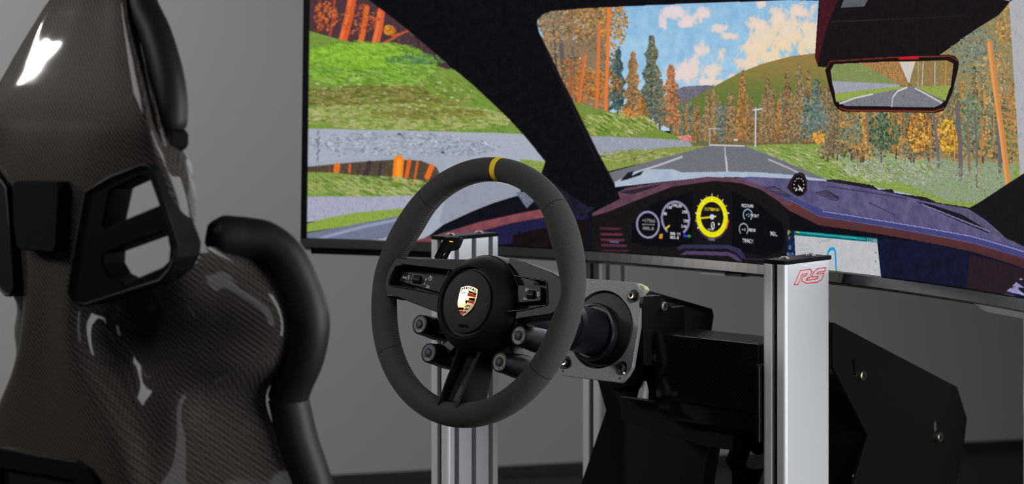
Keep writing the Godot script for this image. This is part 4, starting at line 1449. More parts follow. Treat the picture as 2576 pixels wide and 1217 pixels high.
func spot_lamp(label: String, at: Vector3, aim: Vector3, cone: float, energy: float) -> void:
	var z := (aim - at).normalized()
	var xx := Vector3.UP.cross(z).normalized()
	var B := Basis(xx, z.cross(xx), z)
	var o := thing("studio_spotlight", label, "spotlight", Transform3D(B, at))
	var st := mb()
	lathe(st, [Vector2(0, -0.30), Vector2(0.05, -0.30), Vector2(0.07, -0.27), Vector2(0.07, -0.06), Vector2(0.10, 0.0), Vector2(0.098, 0.0), Vector2(0.066, -0.055), Vector2(0, -0.055)], 40)
	obj("lamp_housing", st, M["spot housing"], o)
	st = mb()
	lathe(st, [Vector2(0, -0.052), Vector2(0.06, -0.052), Vector2(0.04, -0.04), Vector2(0, -0.036)], 32)
	obj("lamp_lens", st, M["spot lens"], o)
	var li := SpotLight3D.new()
	li.name = "spot_light"
	li.spot_angle = cone
	li.spot_angle_attenuation = 1.0
	li.spot_range = 12.0
	li.spot_attenuation = 2.0
	li.light_energy = energy
	li.light_size = 0.06
	li.shadow_enabled = true
	o.add_child(li, true)
	li.transform = Transform3D(Basis(Vector3.UP, PI), Vector3(0, 0, 0.07))
	st = mb()
	var inv := Transform3D(B, at).affine_inverse()
	tube(st, PackedVector3Array([inv * (at - z * 0.15 + Vector3.UP * 0.02), inv * Vector3(at.x - z.x * 0.15, 3.1, at.z - z.z * 0.15)]), 0.012, 10)
	obj("ceiling_pole", st, M["black coated steel"], o)


func rig_base() -> void:
	for side in [-1, 1]:
		var o := thing("base_rail", "long aluminium base rail on the floor under the %s side of the rig" % ["left", "right"][(side + 1) / 2], "rail", Transform3D(Basis(), Vector3(side * 0.2655 - 0.0175 * side * 1.0, 0, 0.4)), "base rails of the rig")
		var st := mb()
		prism(st, extrusion_profile(0.035, 2, true, true), -0.85, 0.9, 0.0, Transform3D(Basis(Vector3(1, 0, 0), Vector3(0, 1, 0), Vector3(0, 0, 1)), Vector3(-0.0175, 0, 0)))
		obj("extrusion", st, M["anodised aluminium"], o)
	for zc in [-0.43, 0.95]:
		var o := thing("cross_rail", "short aluminium cross rail between the base rails %s" % ["below the pedals", "below the seat"][0 if zc < 0 else 1], "rail", Transform3D(Basis(), Vector3(-0.2305, 0.0, zc)), "base rails of the rig")
		var st := mb()
		prism(st, extrusion_profile(0.035, 2, true, true), 0.0, 0.461, 0.0, Transform3D(Basis(Vector3(0, 0, 1), Vector3(0, 1, 0), Vector3(-1, 0, 0)), Vector3(0.461, 0, 0)))
		obj("extrusion", st, M["anodised aluminium"], o)


func red_mark(o: Node3D) -> void:
	var pts := RS_LINE
	var st := mb()
	var lay := Transform3D(Basis(Vector3(0, 0, 1), Vector3.UP, Vector3(-1, 0, 0)), Vector3(0.0353, 0, 0))
	var n := pts.size() / 2
	var corner := o.position
	for i in n:
		var j := (i + 1) % n
		var a := Vector2(pts[i * 2] / 1000.0 - corner.z, pts[i * 2 + 1] / 1000.0 - corner.y)
		var b := Vector2(pts[j * 2] / 1000.0 - corner.z, pts[j * 2 + 1] / 1000.0 - corner.y)
		var d := (b - a).normalized() * 0.0006
		var s := Vector2(-d.y, d.x)
		prism(st, PackedVector2Array([a - d - s, b + d - s, b + d + s, a - d + s]), 0.0, 0.0004, 0.0, lay)
	obj("lettering", st, M["red print"], o, "red outlined letters RS")


func paint_screen() -> void:
	# sky, clouds and hills through the windscreen
	fill("7fb0d6 8fbbdc a3c9e4 b4d3e6",1,1,1,0.6,0,[564,-6,1519,29,1523,329,568,346])
	cloud(959,86,47,22)
	cloud(1003,98,39,18)
	cloud(1035,84,32,15)
	cloud(925,103,17,18)
	cloud(1080,118,28,15)
	cloud(1107,136,28,11)
	cloud(987,108,32,10)
	cloud(1009,198,34,30)
	cloud(977,215,36,25)
	cloud(1059,211,30,25)
	cloud(1031,164,24,20)
	cloud(1086,177,15,18)
	cloud(950,209,23,18)
	cloud(1114,223,22,11)
	cloud(1048,232,65,13)
	cloud(1207,142,66,42)
	cloud(1274,131,67,50)
	cloud(1336,140,56,64)
	cloud(1185,112,40,21)
	cloud(1246,97,44,24)
	cloud(1180,170,51,32)
	cloud(1219,183,66,24)
	cloud(1158,195,39,21)
	cloud(1195,71,15,11)
	cloud(1302,87,33,19)
	cloud(950,232,21,12)
	fill("62606e 6f6a78 7a7480",3,3,1.4,0,0,[951,255,983,243,1049,240,1115,248,1071,270,951,292])
	fill("a8784c 8a7c44 66763a 5c7438 4f6a36",2,5,0.7,0.75,0,[951,297,967,286,1027,260,1071,241,1136,214,1203,195,1281,181,1349,176,1417,190,1419,331,952,339])
	# forest beyond the road
	fill("8a6a44 6f6a4a 55654a 47604a 9c7446 5a6e5a",7,7,2,0,0,[952,314,1028,304,1126,295,1293,278,1441,252,1640,237,1985,178,1988,383,942,382])
	conifer("6d7a6c 5a6e66 7f8a78 4d6058","7a5238",1065,284,354,11)
	conifer("8a6a48 a5794a 77603e 96805a","7a5238",971,305,362,11)
	conifer("8a6a48 a5794a 77603e 96805a","7a5238",1198,284,354,14)
	conifer("a8783c c08a48 8a6030 9c7a50","7a5238",1381,243,347,20)
	conifer("a8783c c08a48 8a6030 9c7a50","7a5238",1047,278,357,11)
	conifer("6d7a6c 5a6e66 7f8a78 4d6058","7a5238",1229,271,358,14)
	conifer("a8783c c08a48 8a6030 9c7a50","7a5238",1085,274,365,11)
	conifer("6d7a6c 5a6e66 7f8a78 4d6058","7a5238",1090,294,362,14)
	conifer("a8783c c08a48 8a6030 9c7a50","7a5238",1226,284,355,15)
	conifer("a8783c c08a48 8a6030 9c7a50","7a5238",1315,257,349,18)
	conifer("6d7a6c 5a6e66 7f8a78 4d6058","7a5238",1248,286,358,14)
	conifer("6d7a6c 5a6e66 7f8a78 4d6058","7a5238",1368,261,355,17)
	conifer("a8783c c08a48 8a6030 9c7a50","7a5238",1293,258,352,14)
	conifer("6d7a6c 5a6e66 7f8a78 4d6058","7a5238",989,277,357,10)
	conifer("a8783c c08a48 8a6030 9c7a50","7a5238",1378,274,350,20)
	conifer("a8783c c08a48 8a6030 9c7a50","7a5238",1360,253,359,15)
	conifer("8f7d5c a68a60 746848 b08c58","7a5238",1089,276,365,17)
	conifer("6d7a6c 5a6e66 7f8a78 4d6058","7a5238",1348,279,356,21)
	conifer("6d7a6c 5a6e66 7f8a78 4d6058","7a5238",1090,275,356,13)
	conifer("a8783c c08a48 8a6030 9c7a50","7a5238",966,304,355,16)
	conifer("6d7a6c 5a6e66 7f8a78 4d6058","7a5238",1214,283,356,13)
	conifer("6d7a6c 5a6e66 7f8a78 4d6058","7a5238",990,291,364,14)
	conifer("8a6a48 a5794a 77603e 96805a","7a5238",1203,281,358,13)
	conifer("6d7a6c 5a6e66 7f8a78 4d6058","7a5238",1195,280,360,16)
	conifer("8f7d5c a68a60 746848 b08c58","7a5238",1068,305,358,14)
	conifer("6d7a6c 5a6e66 7f8a78 4d6058","7a5238",1248,279,355,13)
	conifer("6d7a6c 5a6e66 7f8a78 4d6058","7a5238",1074,294,356,13)
	conifer("a8783c c08a48 8a6030 9c7a50","7a5238",1077,263,357,14)
	conifer("8a6a48 a5794a 77603e 96805a","7a5238",1403,235,351,19)
	conifer("6d7a6c 5a6e66 7f8a78 4d6058","7a5238",1003,270,357,12)
	conifer("8f7d5c a68a60 746848 b08c58","7a5238",1252,264,359,17)
	conifer("8f7d5c a68a60 746848 b08c58","7a5238",1251,280,358,20)
	conifer("6d7a6c 5a6e66 7f8a78 4d6058","7a5238",995,277,367,10)
	conifer("8a6a48 a5794a 77603e 96805a","7a5238",1361,232,348,21)
	conifer("8f7d5c a68a60 746848 b08c58","7a5238",1266,266,355,20)
	conifer("8a6a48 a5794a 77603e 96805a","7a5238",1058,259,353,15)
	conifer("8f7d5c a68a60 746848 b08c58","7a5238",1075,270,358,17)
	conifer("a8783c c08a48 8a6030 9c7a50","7a5238",1205,290,362,18)
	conifer("8f7d5c a68a60 746848 b08c58","7a5238",1210,256,360,13)
	conifer("a8783c c08a48 8a6030 9c7a50","7a5238",977,296,363,13)
	conifer("8a6a48 a5794a 77603e 96805a","7a5238",1023,275,359,12)
	conifer("8f7d5c a68a60 746848 b08c58","7a5238",1114,253,353,14)
	conifer("8f7d5c a68a60 746848 b08c58","7a5238",1311,271,352,20)
	conifer("a8783c c08a48 8a6030 9c7a50","7a5238",1138,253,352,15)
	conifer("8a6a48 a5794a 77603e 96805a","7a5238",1153,268,362,16)
	conifer("8f7d5c a68a60 746848 b08c58","7a5238",1380,238,354,18)
	conifer("6d7a6c 5a6e66 7f8a78 4d6058","7a5238",1316,240,350,19)
	conifer("8a6a48 a5794a 77603e 96805a","7a5238",1105,297,364,16)
	conifer("8f7d5c a68a60 746848 b08c58","7a5238",965,291,359,14)
	conifer("8f7d5c a68a60 746848 b08c58","7a5238",1227,269,356,18)
	conifer("8a6a48 a5794a 77603e 96805a","7a5238",1119,261,362,16)
	conifer("8f7d5c a68a60 746848 b08c58","7a5238",1231,248,354,18)
	conifer("8f7d5c a68a60 746848 b08c58","7a5238",1213,276,362,17)
	conifer("a8783c c08a48 8a6030 9c7a50","7a5238",1156,259,353,18)
	conifer("6d7a6c 5a6e66 7f8a78 4d6058","7a5238",1111,275,358,13)
	conifer("8a6a48 a5794a 77603e 96805a","7a5238",1380,239,349,15)
	conifer("a8783c c08a48 8a6030 9c7a50","7a5238",1247,280,361,15)
	conifer("8a6a48 a5794a 77603e 96805a","7a5238",1094,298,353,16)
	conifer("8f7d5c a68a60 746848 b08c58","7a5238",1320,282,360,19)
	conifer("8a6a48 a5794a 77603e 96805a","7a5238",1404,230,347,16)
	conifer("a8783c c08a48 8a6030 9c7a50","7a5238",1173,292,362,18)
	conifer("8f7d5c a68a60 746848 b08c58","7a5238",1266,282,360,18)
	conifer("8f7d5c a68a60 746848 b08c58","7a5238",1098,286,355,17)
	conifer("a8783c c08a48 8a6030 9c7a50","7a5238",1138,262,357,14)
	conifer("8f7d5c a68a60 746848 b08c58","7a5238",1221,249,353,17)
	conifer("8a6a48 a5794a 77603e 96805a","7a5238",1233,247,354,14)
	conifer("a8783c c08a48 8a6030 9c7a50","7a5238",992,276,368,14)
	conifer("6d7a6c 5a6e66 7f8a78 4d6058","7a5238",1099,287,353,15)
	conifer("6d7a6c 5a6e66 7f8a78 4d6058","7a5238",1172,295,359,12)
	conifer("a8783c c08a48 8a6030 9c7a50","7a5238",1020,288,354,10)
	conifer("a8783c c08a48 8a6030 9c7a50","7a5238",1070,301,363,11)
	conifer("6d7a6c 5a6e66 7f8a78 4d6058","7a5238",1081,282,364,16)
	conifer("8a6a48 a5794a 77603e 96805a","7a5238",1251,256,361,17)
	conifer("8f7d5c a68a60 746848 b08c58","7a5238",1269,266,358,14)
	conifer("6d7a6c 5a6e66 7f8a78 4d6058","7a5238",1337,278,353,15)
	conifer("a8783c c08a48 8a6030 9c7a50","7a5238",1357,256,353,20)
	conifer("8a6a48 a5794a 77603e 96805a","7a5238",1106,283,357,13)
	conifer("8a6a48 a5794a 77603e 96805a","7a5238",1261,251,353,14)
	conifer("8a6a48 a5794a 77603e 96805a","7a5238",1339,275,358,18)
	conifer("8f7d5c a68a60 746848 b08c58","7a5238",1280,246,351,16)
	conifer("8f7d5c a68a60 746848 b08c58","7a5238",1038,303,361,14)
	conifer("8f7d5c a68a60 746848 b08c58","7a5238",1367,248,351,19)
	conifer("a8783c c08a48 8a6030 9c7a50","7a5238",979,307,363,15)
	conifer("8a6a48 a5794a 77603e 96805a","7a5238",1172,265,362,18)
	conifer("8a6a48 a5794a 77603e 96805a","7a5238",1359,255,358,19)
	conifer("8a6a48 a5794a 77603e 96805a","7a5238",1194,285,363,14)
	conifer("6d7a6c 5a6e66 7f8a78 4d6058","7a5238",981,278,362,10)
	conifer("6d7a6c 5a6e66 7f8a78 4d6058","7a5238",1261,259,353,18)
	conifer("8a6a48 a5794a 77603e 96805a","7a5238",1013,281,367,10)
	conifer("8a6a48 a5794a 77603e 96805a","7a5238",1061,261,357,11)
	conifer("a8783c c08a48 8a6030 9c7a50","8a5a3a",1146,209,365,21)
	conifer("8a6a48 a5794a 77603e 96805a","8a5a3a",1216,217,334,20)
	conifer("8a6a48 a5794a 77603e 96805a","8a5a3a",1270,210,349,24)
	conifer("8f7d5c a68a60 746848 b08c58","8a5a3a",1305,196,350,27)
	conifer("8a6a48 a5794a 77603e 96805a","8a5a3a",1331,206,348,24)
	conifer("8f7d5c a68a60 746848 b08c58","8a5a3a",1047,251,354,10)
	conifer("8f7d5c a68a60 746848 b08c58","8a5a3a",1065,240,354,13)
	conifer("6d7a6c 5a6e66 7f8a78 4d6058","8a5a3a",1353,228,349,34)
	conifer("6d7a6c 5a6e66 7f8a78 4d6058","8a5a3a",1328,264,350,29)
	conifer("a8783c c08a48 8a6030 9c7a50","8a5a3a",1249,269,350,17)
	conifer("8f7d5c a68a60 746848 b08c58","8a5a3a",1204,261,352,15)
	conifer("8f7d5c a68a60 746848 b08c58","8a5a3a",1111,254,354,17)
	# left bank: trees, grass, wall
	fill("8c6a4c a0805c 6a6a66 b08a5c 5f5648",5,3,1.2,0,0,[580,66,787,61,777,158,785,307,683,283,619,175])
	clump("7a6448 8c7654 66604e",741,108,25,17,36,2.6)
	clump("b58a50 c8a068 94784c",785,220,25,17,36,2.6)
	clump("6f7064 82806c 5c6058",778,196,25,17,36,2.6)
	clump("a87a4a bd8848 8c683e c89a60",594,149,25,18,36,2.6)
	clump("b58a50 c8a068 94784c",755,243,25,17,36,2.6)
	clump("7a6448 8c7654 66604e",710,123,25,17,36,2.6)
	clump("7a6448 8c7654 66604e",743,155,25,17,36,2.6)
	clump("6f7064 82806c 5c6058",634,163,25,17,36,2.6)
	clump("6f7064 82806c 5c6058",793,122,25,17,36,2.6)
	clump("6f7064 82806c 5c6058",799,256,25,17,36,2.6)
	clump("b58a50 c8a068 94784c",658,193,25,17,36,2.6)
	clump("6f7064 82806c 5c6058",647,81,25,17,36,2.6)
	clump("7a6448 8c7654 66604e",644,123,25,17,36,2.6)
	clump("7a6448 8c7654 66604e",722,129,25,17,36,2.6)
	clump("b58a50 c8a068 94784c",725,210,25,17,36,2.6)
	clump("6f7064 82806c 5c6058",736,249,25,17,36,2.6)
	clump("a87a4a bd8848 8c683e c89a60",757,198,25,17,36,2.6)
	clump("7a6448 8c7654 66604e",689,270,25,17,36,2.6)
	clump("a87a4a bd8848 8c683e c89a60",607,171,25,17,36,2.6)
	clump("b58a50 c8a068 94784c",613,267,25,17,36,2.6)
	clump("7a6448 8c7654 66604e",780,185,25,17,36,2.6)
	clump("7a6448 8c7654 66604e",787,81,25,17,36,2.6)
	clump("7a6448 8c7654 66604e",787,219,25,17,36,2.6)
	clump("b58a50 c8a068 94784c",736,119,25,17,36,2.6)
	clump("b58a50 c8a068 94784c",727,217,25,17,36,2.6)
	clump("7a6448 8c7654 66604e",805,99,25,17,36,2.6)
	clump("7a6448 8c7654 66604e",596,73,25,18,36,2.6)
	clump("a87a4a bd8848 8c683e c89a60",740,267,25,17,36,2.6)
	clump("6f7064 82806c 5c6058",735,118,25,17,36,2.6)
	clump("7a6448 8c7654 66604e",609,104,25,17,36,2.6)
	clump("6f7064 82806c 5c6058",674,189,25,17,36,2.6)
	clump("6f7064 82806c 5c6058",706,139,25,17,36,2.6)
	clump("a87a4a bd8848 8c683e c89a60",774,222,25,17,36,2.6)
	clump("b58a50 c8a068 94784c",626,137,25,17,36,2.6)
	clump("7a6448 8c7654 66604e",639,183,25,17,36,2.6)
	clump("6f7064 82806c 5c6058",796,205,25,17,36,2.6)
	clump("7a6448 8c7654 66604e",667,211,25,17,36,2.6)
	clump("7a6448 8c7654 66604e",628,135,25,17,36,2.6)
	clump("b58a50 c8a068 94784c",590,86,25,18,36,2.6)
	clump("6f7064 82806c 5c6058",771,216,25,17,36,2.6)
	clump("6f7064 82806c 5c6058",797,261,25,17,36,2.6)
	clump("6f7064 82806c 5c6058",624,272,25,17,36,2.6)
	clump("7a6448 8c7654 66604e",663,64,25,17,36,2.6)
	clump("6f7064 82806c 5c6058",686,219,25,17,36,2.6)
	clump("a87a4a bd8848 8c683e c89a60",633,132,25,17,36,2.6)
	clump("a87a4a bd8848 8c683e c89a60",785,164,25,17,36,2.6)
	clump("b58a50 c8a068 94784c",627,192,25,17,36,2.6)
	clump("a87a4a bd8848 8c683e c89a60",720,215,25,17,36,2.6)
	clump("7a6448 8c7654 66604e",670,111,25,17,36,2.6)
	clump("b58a50 c8a068 94784c",723,92,25,17,36,2.6)
	clump("b58a50 c8a068 94784c",639,218,25,17,36,2.6)
	clump("b58a50 c8a068 94784c",624,135,25,17,36,2.6)
	clump("a87a4a bd8848 8c683e c89a60",643,133,25,17,36,2.6)
	clump("7a6448 8c7654 66604e",707,140,25,17,36,2.6)
	clump("a87a4a bd8848 8c683e c89a60",697,236,25,17,36,2.6)
	clump("7a6448 8c7654 66604e",783,188,25,17,36,2.6)
	clump("a87a4a bd8848 8c683e c89a60",619,212,25,17,36,2.6)
	clump("a87a4a bd8848 8c683e c89a60",705,136,25,17,36,2.6)
	clump("7a6448 8c7654 66604e",743,74,25,17,36,2.6)
	clump("a87a4a bd8848 8c683e c89a60",706,118,25,17,36,2.6)
	clump("a9c4da b4cce0",723,211,7,4,6,2)
	clump("a9c4da b4cce0",720,177,7,4,6,2)
	clump("a9c4da b4cce0",786,161,7,4,6,2)
	clump("a9c4da b4cce0",785,96,7,4,6,2)
	clump("a9c4da b4cce0",701,216,7,4,6,2)
	clump("a9c4da b4cce0",687,135,7,4,6,2)
	clump("a9c4da b4cce0",765,216,7,4,6,2)
	clump("a9c4da b4cce0",730,114,7,4,6,2)
	clump("a9c4da b4cce0",775,200,7,4,6,2)
	clump("a9c4da b4cce0",790,92,7,4,6,2)
	clump("a9c4da b4cce0",709,182,7,4,6,2)
	clump("a9c4da b4cce0",708,110,7,4,6,2)
	clump("a9c4da b4cce0",781,192,7,4,6,2)
	clump("a9c4da b4cce0",692,99,7,4,6,2)
	clump("a9c4da b4cce0",805,221,7,4,6,2)
	clump("a9c4da b4cce0",753,161,7,4,6,2)
	stroke("5c5a5a",11,[652,76,652,148,662,260])
	stroke("4e4a4c",5,[630,103,642,228])
	stroke("6a605c",6,[682,157,689,264])
	clump("c07c34 d88c38 9a5e2c",689,248,23,12,26,2.4)
	clump("c07c34 d88c38 9a5e2c",718,222,23,12,26,2.4)
	clump("c07c34 d88c38 9a5e2c",704,260,23,12,26,2.4)
	clump("c07c34 d88c38 9a5e2c",688,214,23,12,26,2.4)
	clump("c07c34 d88c38 9a5e2c",697,280,23,12,26,2.4)
	clump("c07c34 d88c38 9a5e2c",778,280,23,12,26,2.4)
	clump("c07c34 d88c38 9a5e2c",737,247,23,12,26,2.4)
	clump("c07c34 d88c38 9a5e2c",753,220,23,12,26,2.4)
	clump("c07c34 d88c38 9a5e2c",745,252,23,12,26,2.4)
	clump("c07c34 d88c38 9a5e2c",749,254,23,12,26,2.4)
	conifer("3f5a58 4f6a66 35504c","4a3c34",805,161,303,29)
	conifer("3f5a58 4f6a66 35504c","4a3c34",805,166,299,25)
	conifer("a07a50 8a6a44 b98c58","7a4a38",845,168,311,34)
	conifer("a07a50 8a6a44 b98c58","7a4a38",845,173,308,30)
	conifer("5f6c5c 77785c 4c5c54 8a8060","5a4a40",895,134,324,43)
	conifer("5f6c5c 77785c 4c5c54 8a8060","5a4a40",895,139,321,37)
	conifer("b07850 c88450 936848","6a4844",948,197,335,37)
	conifer("b07850 c88450 936848","6a4844",948,202,332,33)
	conifer("56645a 6a7460 8c7450","5a4a40",919,227,336,32)
	conifer("56645a 6a7460 8c7450","5a4a40",919,233,333,28)
	conifer("c08040 a87038 8a6438","5a4a40",870,262,332,26)
	conifer("c08040 a87038 8a6438","5a4a40",870,267,328,23)
	clump("a87a4a bd8848 8c683e c89a60 7a6448",712,86,79,44,420,3)
	clump("c08a42 d09a50 9c7038 b47c3c",792,105,38,52,240,3)
	clump("8f8068 a08a70 6c6a60 b08a68",633,116,37,53,180,3)
	clump("b06c30 c87c30 9a5c2c",746,241,74,35,240,3)
	clump("b87a40 8c6238 a8703c",682,219,42,44,200,3)
	stroke("c8693a",9,[715,173,707,228,700,280])
	stroke("d8743e",8,[753,105,751,210,748,293])
	stroke("e07c40",9,[779,70,776,184,772,297])
	stroke("a05a3a",5,[679,184,678,264])
	stroke("e0804a",2,[717,175,703,278])
	fill("6d8a34 80954a 5f8034 98a058 63822e",3,9,1.7,0,0,[673,271,694,279,745,292,812,305,893,328,966,350,1012,358,1001,362,872,358,716,357])
	streaks("8fa648 a8ac60 6a8a30 b8b878 5c7a2c",790,326,117,26,500,14,2.2,0.45)
	clump("c8823c d8903c a86830",835,302,25,10,70,2.5)
	fill("9296a6 a0a4b2 8a90a0 aaadb8",5,3,1.6,0,0,[727,354,872,355,979,358,1001,362,1011,370,936,375,831,386,748,398])
	fill("76893c 8a9a48 a0a060 6a8038",4,8,1.5,0,0,[748,398,831,386,936,375,1011,370,1061,368,963,390,847,416,759,436])
	streaks("8f9a50 a8a868 70843c b4b080",876,396,129,15,220,12,1.8,-0.15)
	# verge and ground right of the road
	fill("6f9038 86a044 9aa65c 5c8034 b0ac78",4,10,1.7,0,0,[1149,366,1262,360,1362,358,1442,364,1647,379,1786,375,1988,356,1989,465,1800,468,1711,460,1524,443,1363,432])
	fill("8a9a78 9aa48c 788a68 a8ae98 6c8a50",6,7,1.7,0,0,[1362,366,1442,360,1647,373,1811,367,1962,367,1937,419,1849,451,1739,453,1583,419,1443,401])
	streaks("7c9a44 9cae68 6a8c3c b8b488 88a050",1408,398,298,34,900,14,2,0.25)
	streaks("a8ae98 98a488 b4b8a8",1582,404,153,25,300,10,2,0.3)
	fill("6a6c74 767880 646670 7c7e86",6,6,1.3,0,0,[1053,368,1152,366,1219,383,1375,425,1409,446,749,471,780,434,899,404])
	stroke("b4b6bc",3.5,[856,430,920,412,981,393])
	stroke("c0c2c6",5,[1106,425,1103,404,1100,389])
	stroke("b8babf",3,[1100,389,1098,370])
	stroke("a8aab2",3,[1219,392,1267,405,1329,424])
	stroke("c8ccd0",4,[1183,288,1183,367])
	stroke("c8ccd0",2,[1175,291,1202,288])
	stroke("b8c0c4",2.5,[1056,331,1056,368])
	stroke("b0b8bc",1.2,[1052,332,1083,331])
	stroke("c8c8c4",2.5,[1057,366,1152,366])
	fill("d04a48 e8e0dc d04a48",9,2,2,0,0,[965,349,1004,348,1007,360,979,359])
	fill("d87070 e8c0c0",4,4,1.4,0,0,[1122,352,1134,352,1134,357,1122,357])
	# trees right of the road
	fill("7a7a5e 8f8460 a08a5c 667256 b8985c",7,9,2,0,0,[1452,241,1711,186,1833,138,1933,98,1980,136,1988,376,1762,380,1594,366,1408,343])
	conifer("7c6e50 94825a 66604a","5a4a44",1388,246,364,28)
	conifer("7c6e50 94825a 66604a","5a4a44",1553,214,370,27)
	conifer("a07c48 b88c4c 8c6c40 c89c58","5a4a44",1640,259,386,40)
	conifer("6e7a5e 808868 5a6a50 8f8a68","5a4a44",1711,222,356,26)
	conifer("7c6e50 94825a 66604a","5a4a44",1715,235,372,30)
	conifer("a07c48 b88c4c 8c6c40 c89c58","5a4a44",1569,250,368,37)
	conifer("a07c48 b88c4c 8c6c40 c89c58","5a4a44",1784,233,369,29)
	conifer("a07c48 b88c4c 8c6c40 c89c58","5a4a44",1759,207,363,34)
	conifer("a07c48 b88c4c 8c6c40 c89c58","5a4a44",1492,198,374,21)
	conifer("7c6e50 94825a 66604a","5a4a44",1388,295,390,33)
	conifer("7c6e50 94825a 66604a","5a4a44",1483,264,389,28)
	conifer("a07c48 b88c4c 8c6c40 c89c58","5a4a44",1519,219,373,30)
	conifer("a07c48 b88c4c 8c6c40 c89c58","5a4a44",1576,253,360,21)
	conifer("7c6e50 94825a 66604a","5a4a44",1957,222,361,27)
	conifer("6e7a5e 808868 5a6a50 8f8a68","5a4a44",1593,209,373,21)
	conifer("a07c48 b88c4c 8c6c40 c89c58","5a4a44",1587,242,381,27)
	conifer("6e7a5e 808868 5a6a50 8f8a68","5a4a44",1707,276,371,23)
	conifer("a07c48 b88c4c 8c6c40 c89c58","5a4a44",1600,271,364,23)
	conifer("a07c48 b88c4c 8c6c40 c89c58","5a4a44",1455,251,375,26)
	conifer("7c6e50 94825a 66604a","5a4a44",1763,261,379,23)
	conifer("6e7a5e 808868 5a6a50 8f8a68","5a4a44",1913,215,375,37)
	conifer("7c6e50 94825a 66604a","5a4a44",1628,216,378,37)
	conifer("7c6e50 94825a 66604a","5a4a44",1475,270,374,21)
	conifer("6e7a5e 808868 5a6a50 8f8a68","5a4a44",1887,232,368,35)
	conifer("a07c48 b88c4c 8c6c40 c89c58","5a4a44",1825,232,359,31)
	conifer("6e7a5e 808868 5a6a50 8f8a68","5a4a44",1683,246,375,37)
	conifer("7c6e50 94825a 66604a","5a4a44",1625,205,368,26)
	conifer("7c6e50 94825a 66604a","5a4a44",1462,256,372,38)
	conifer("7c6e50 94825a 66604a","5a4a44",1910,256,377,38)
	conifer("a07c48 b88c4c 8c6c40 c89c58","5a4a44",1943,235,375,35)
	conifer("6e7a5e 808868 5a6a50 8f8a68","5a4a44",1852,217,378,37)
	conifer("6e7a5e 808868 5a6a50 8f8a68","5a4a44",1762,224,361,39)
	conifer("7c6e50 94825a 66604a","5a4a44",1685,254,381,38)
	conifer("a07c48 b88c4c 8c6c40 c89c58","5a4a44",1554,200,360,23)
	conifer("a07c48 b88c4c 8c6c40 c89c58","5a4a44",1850,245,375,38)
	conifer("7c6e50 94825a 66604a","5a4a44",1762,259,355,34)
	conifer("7c6e50 94825a 66604a","5a4a44",1509,287,384,23)
	conifer("6e7a5e 808868 5a6a50 8f8a68","5a4a44",1493,250,387,24)
	conifer("7c6e50 94825a 66604a","5a4a44",1393,253,378,27)
	conifer("7c6e50 94825a 66604a","5a4a44",1457,212,385,32)
	conifer("a07c48 b88c4c 8c6c40 c89c58","5a4a44",1450,267,369,37)
	conifer("7c6e50 94825a 66604a","5a4a44",1416,286,387,25)
	conifer("7c6e50 94825a 66604a","5a4a44",1659,273,368,35)
	conifer("a07c48 b88c4c 8c6c40 c89c58","5a4a44",1431,194,366,33)
	conifer("6e7a5e 808868 5a6a50 8f8a68","5a4a44",1624,216,382,24)
	conifer("7c6e50 94825a 66604a","5a4a44",1404,241,382,29)
	conifer("7c6e50 94825a 66604a","5a4a44",1631,260,385,26)
	conifer("a07c48 b88c4c 8c6c40 c89c58","5a4a44",1705,219,363,38)
	conifer("6e7a5e 808868 5a6a50 8f8a68","5a4a44",1544,227,387,30)
	conifer("a07c48 b88c4c 8c6c40 c89c58","5a4a44",1489,283,389,33)
	conifer("7c6e50 94825a 66604a","5a4a44",1456,204,367,37)
	conifer("6e7a5e 808868 5a6a50 8f8a68","5a4a44",1688,244,358,31)
	conifer("a07c48 b88c4c 8c6c40 c89c58","5a4a44",1766,285,372,38)
	conifer("7c6e50 94825a 66604a","5a4a44",1821,208,358,30)
	conifer("a07c48 b88c4c 8c6c40 c89c58","5a4a44",1681,266,364,33)
	conifer("a07c48 b88c4c 8c6c40 c89c58","5a4a44",1474,207,376,38)
	conifer("6e7a5e 808868 5a6a50 8f8a68","5a4a44",1809,252,377,25)
	conifer("6e7a5e 808868 5a6a50 8f8a68","5a4a44",1819,273,362,26)
	conifer("7c6e50 94825a 66604a","5a4a44",1687,268,383,24)
	conifer("a07c48 b88c4c 8c6c40 c89c58","5a4a44",1588,214,373,28)
	clump("c09050 a88450 8a7448 d0a058",1933,134,46,41,200,3.2)
	clump("6c8078 7d8c80 5c7068 8a9480",1820,180,74,42,300,3.2)
	clump("b0905c 94805c c8a060",1883,231,62,49,220,3.2)
	clump("6a7c74 586c66 7c8a80",1361,308,29,35,160,3.2)
	clump("5c7468 6c8070 b08848",1453,330,34,31,160,3.2)
	clump("4c6448 5c7452 3c5640",1552,328,53,33,260,3.2)
	clump("d8a040 c88c30 a86a28 e8b850 7c4a24",1655,330,40,37,300,3.2)
	clump("e0a832 c89030 f0c048 9a6c28",1743,336,34,33,230,3.2)
	clump("6c8468 5a745c 7c9074",1809,302,49,43,240,3.2)
	clump("7a8048 98905c 5c7040",1936,342,38,34,160,3.2)
	clump("e0a040 c88838",1362,344,18,12,60,3.2)
	stroke("74686c",8,[1698,297,1709,344,1716,391])
	stroke("b07848",4,[1688,304,1691,349,1688,393])
	stroke("6a6266",13,[1770,281,1780,347,1784,411])
	stroke("8c6a58",7,[1803,303,1808,353,1809,403])
	stroke("706664",6,[1825,288,1832,356,1834,424])
	stroke("b07a4c",5,[1847,302,1848,349,1843,395])
	stroke("66666a",12,[1897,309,1904,351,1906,393])
	stroke("9c6a50",5,[1498,299,1504,328,1505,357])
	stroke("b8784c",3,[1598,294,1604,337,1606,381])
	stroke("d09040",4,[1759,325,1764,354,1764,383])
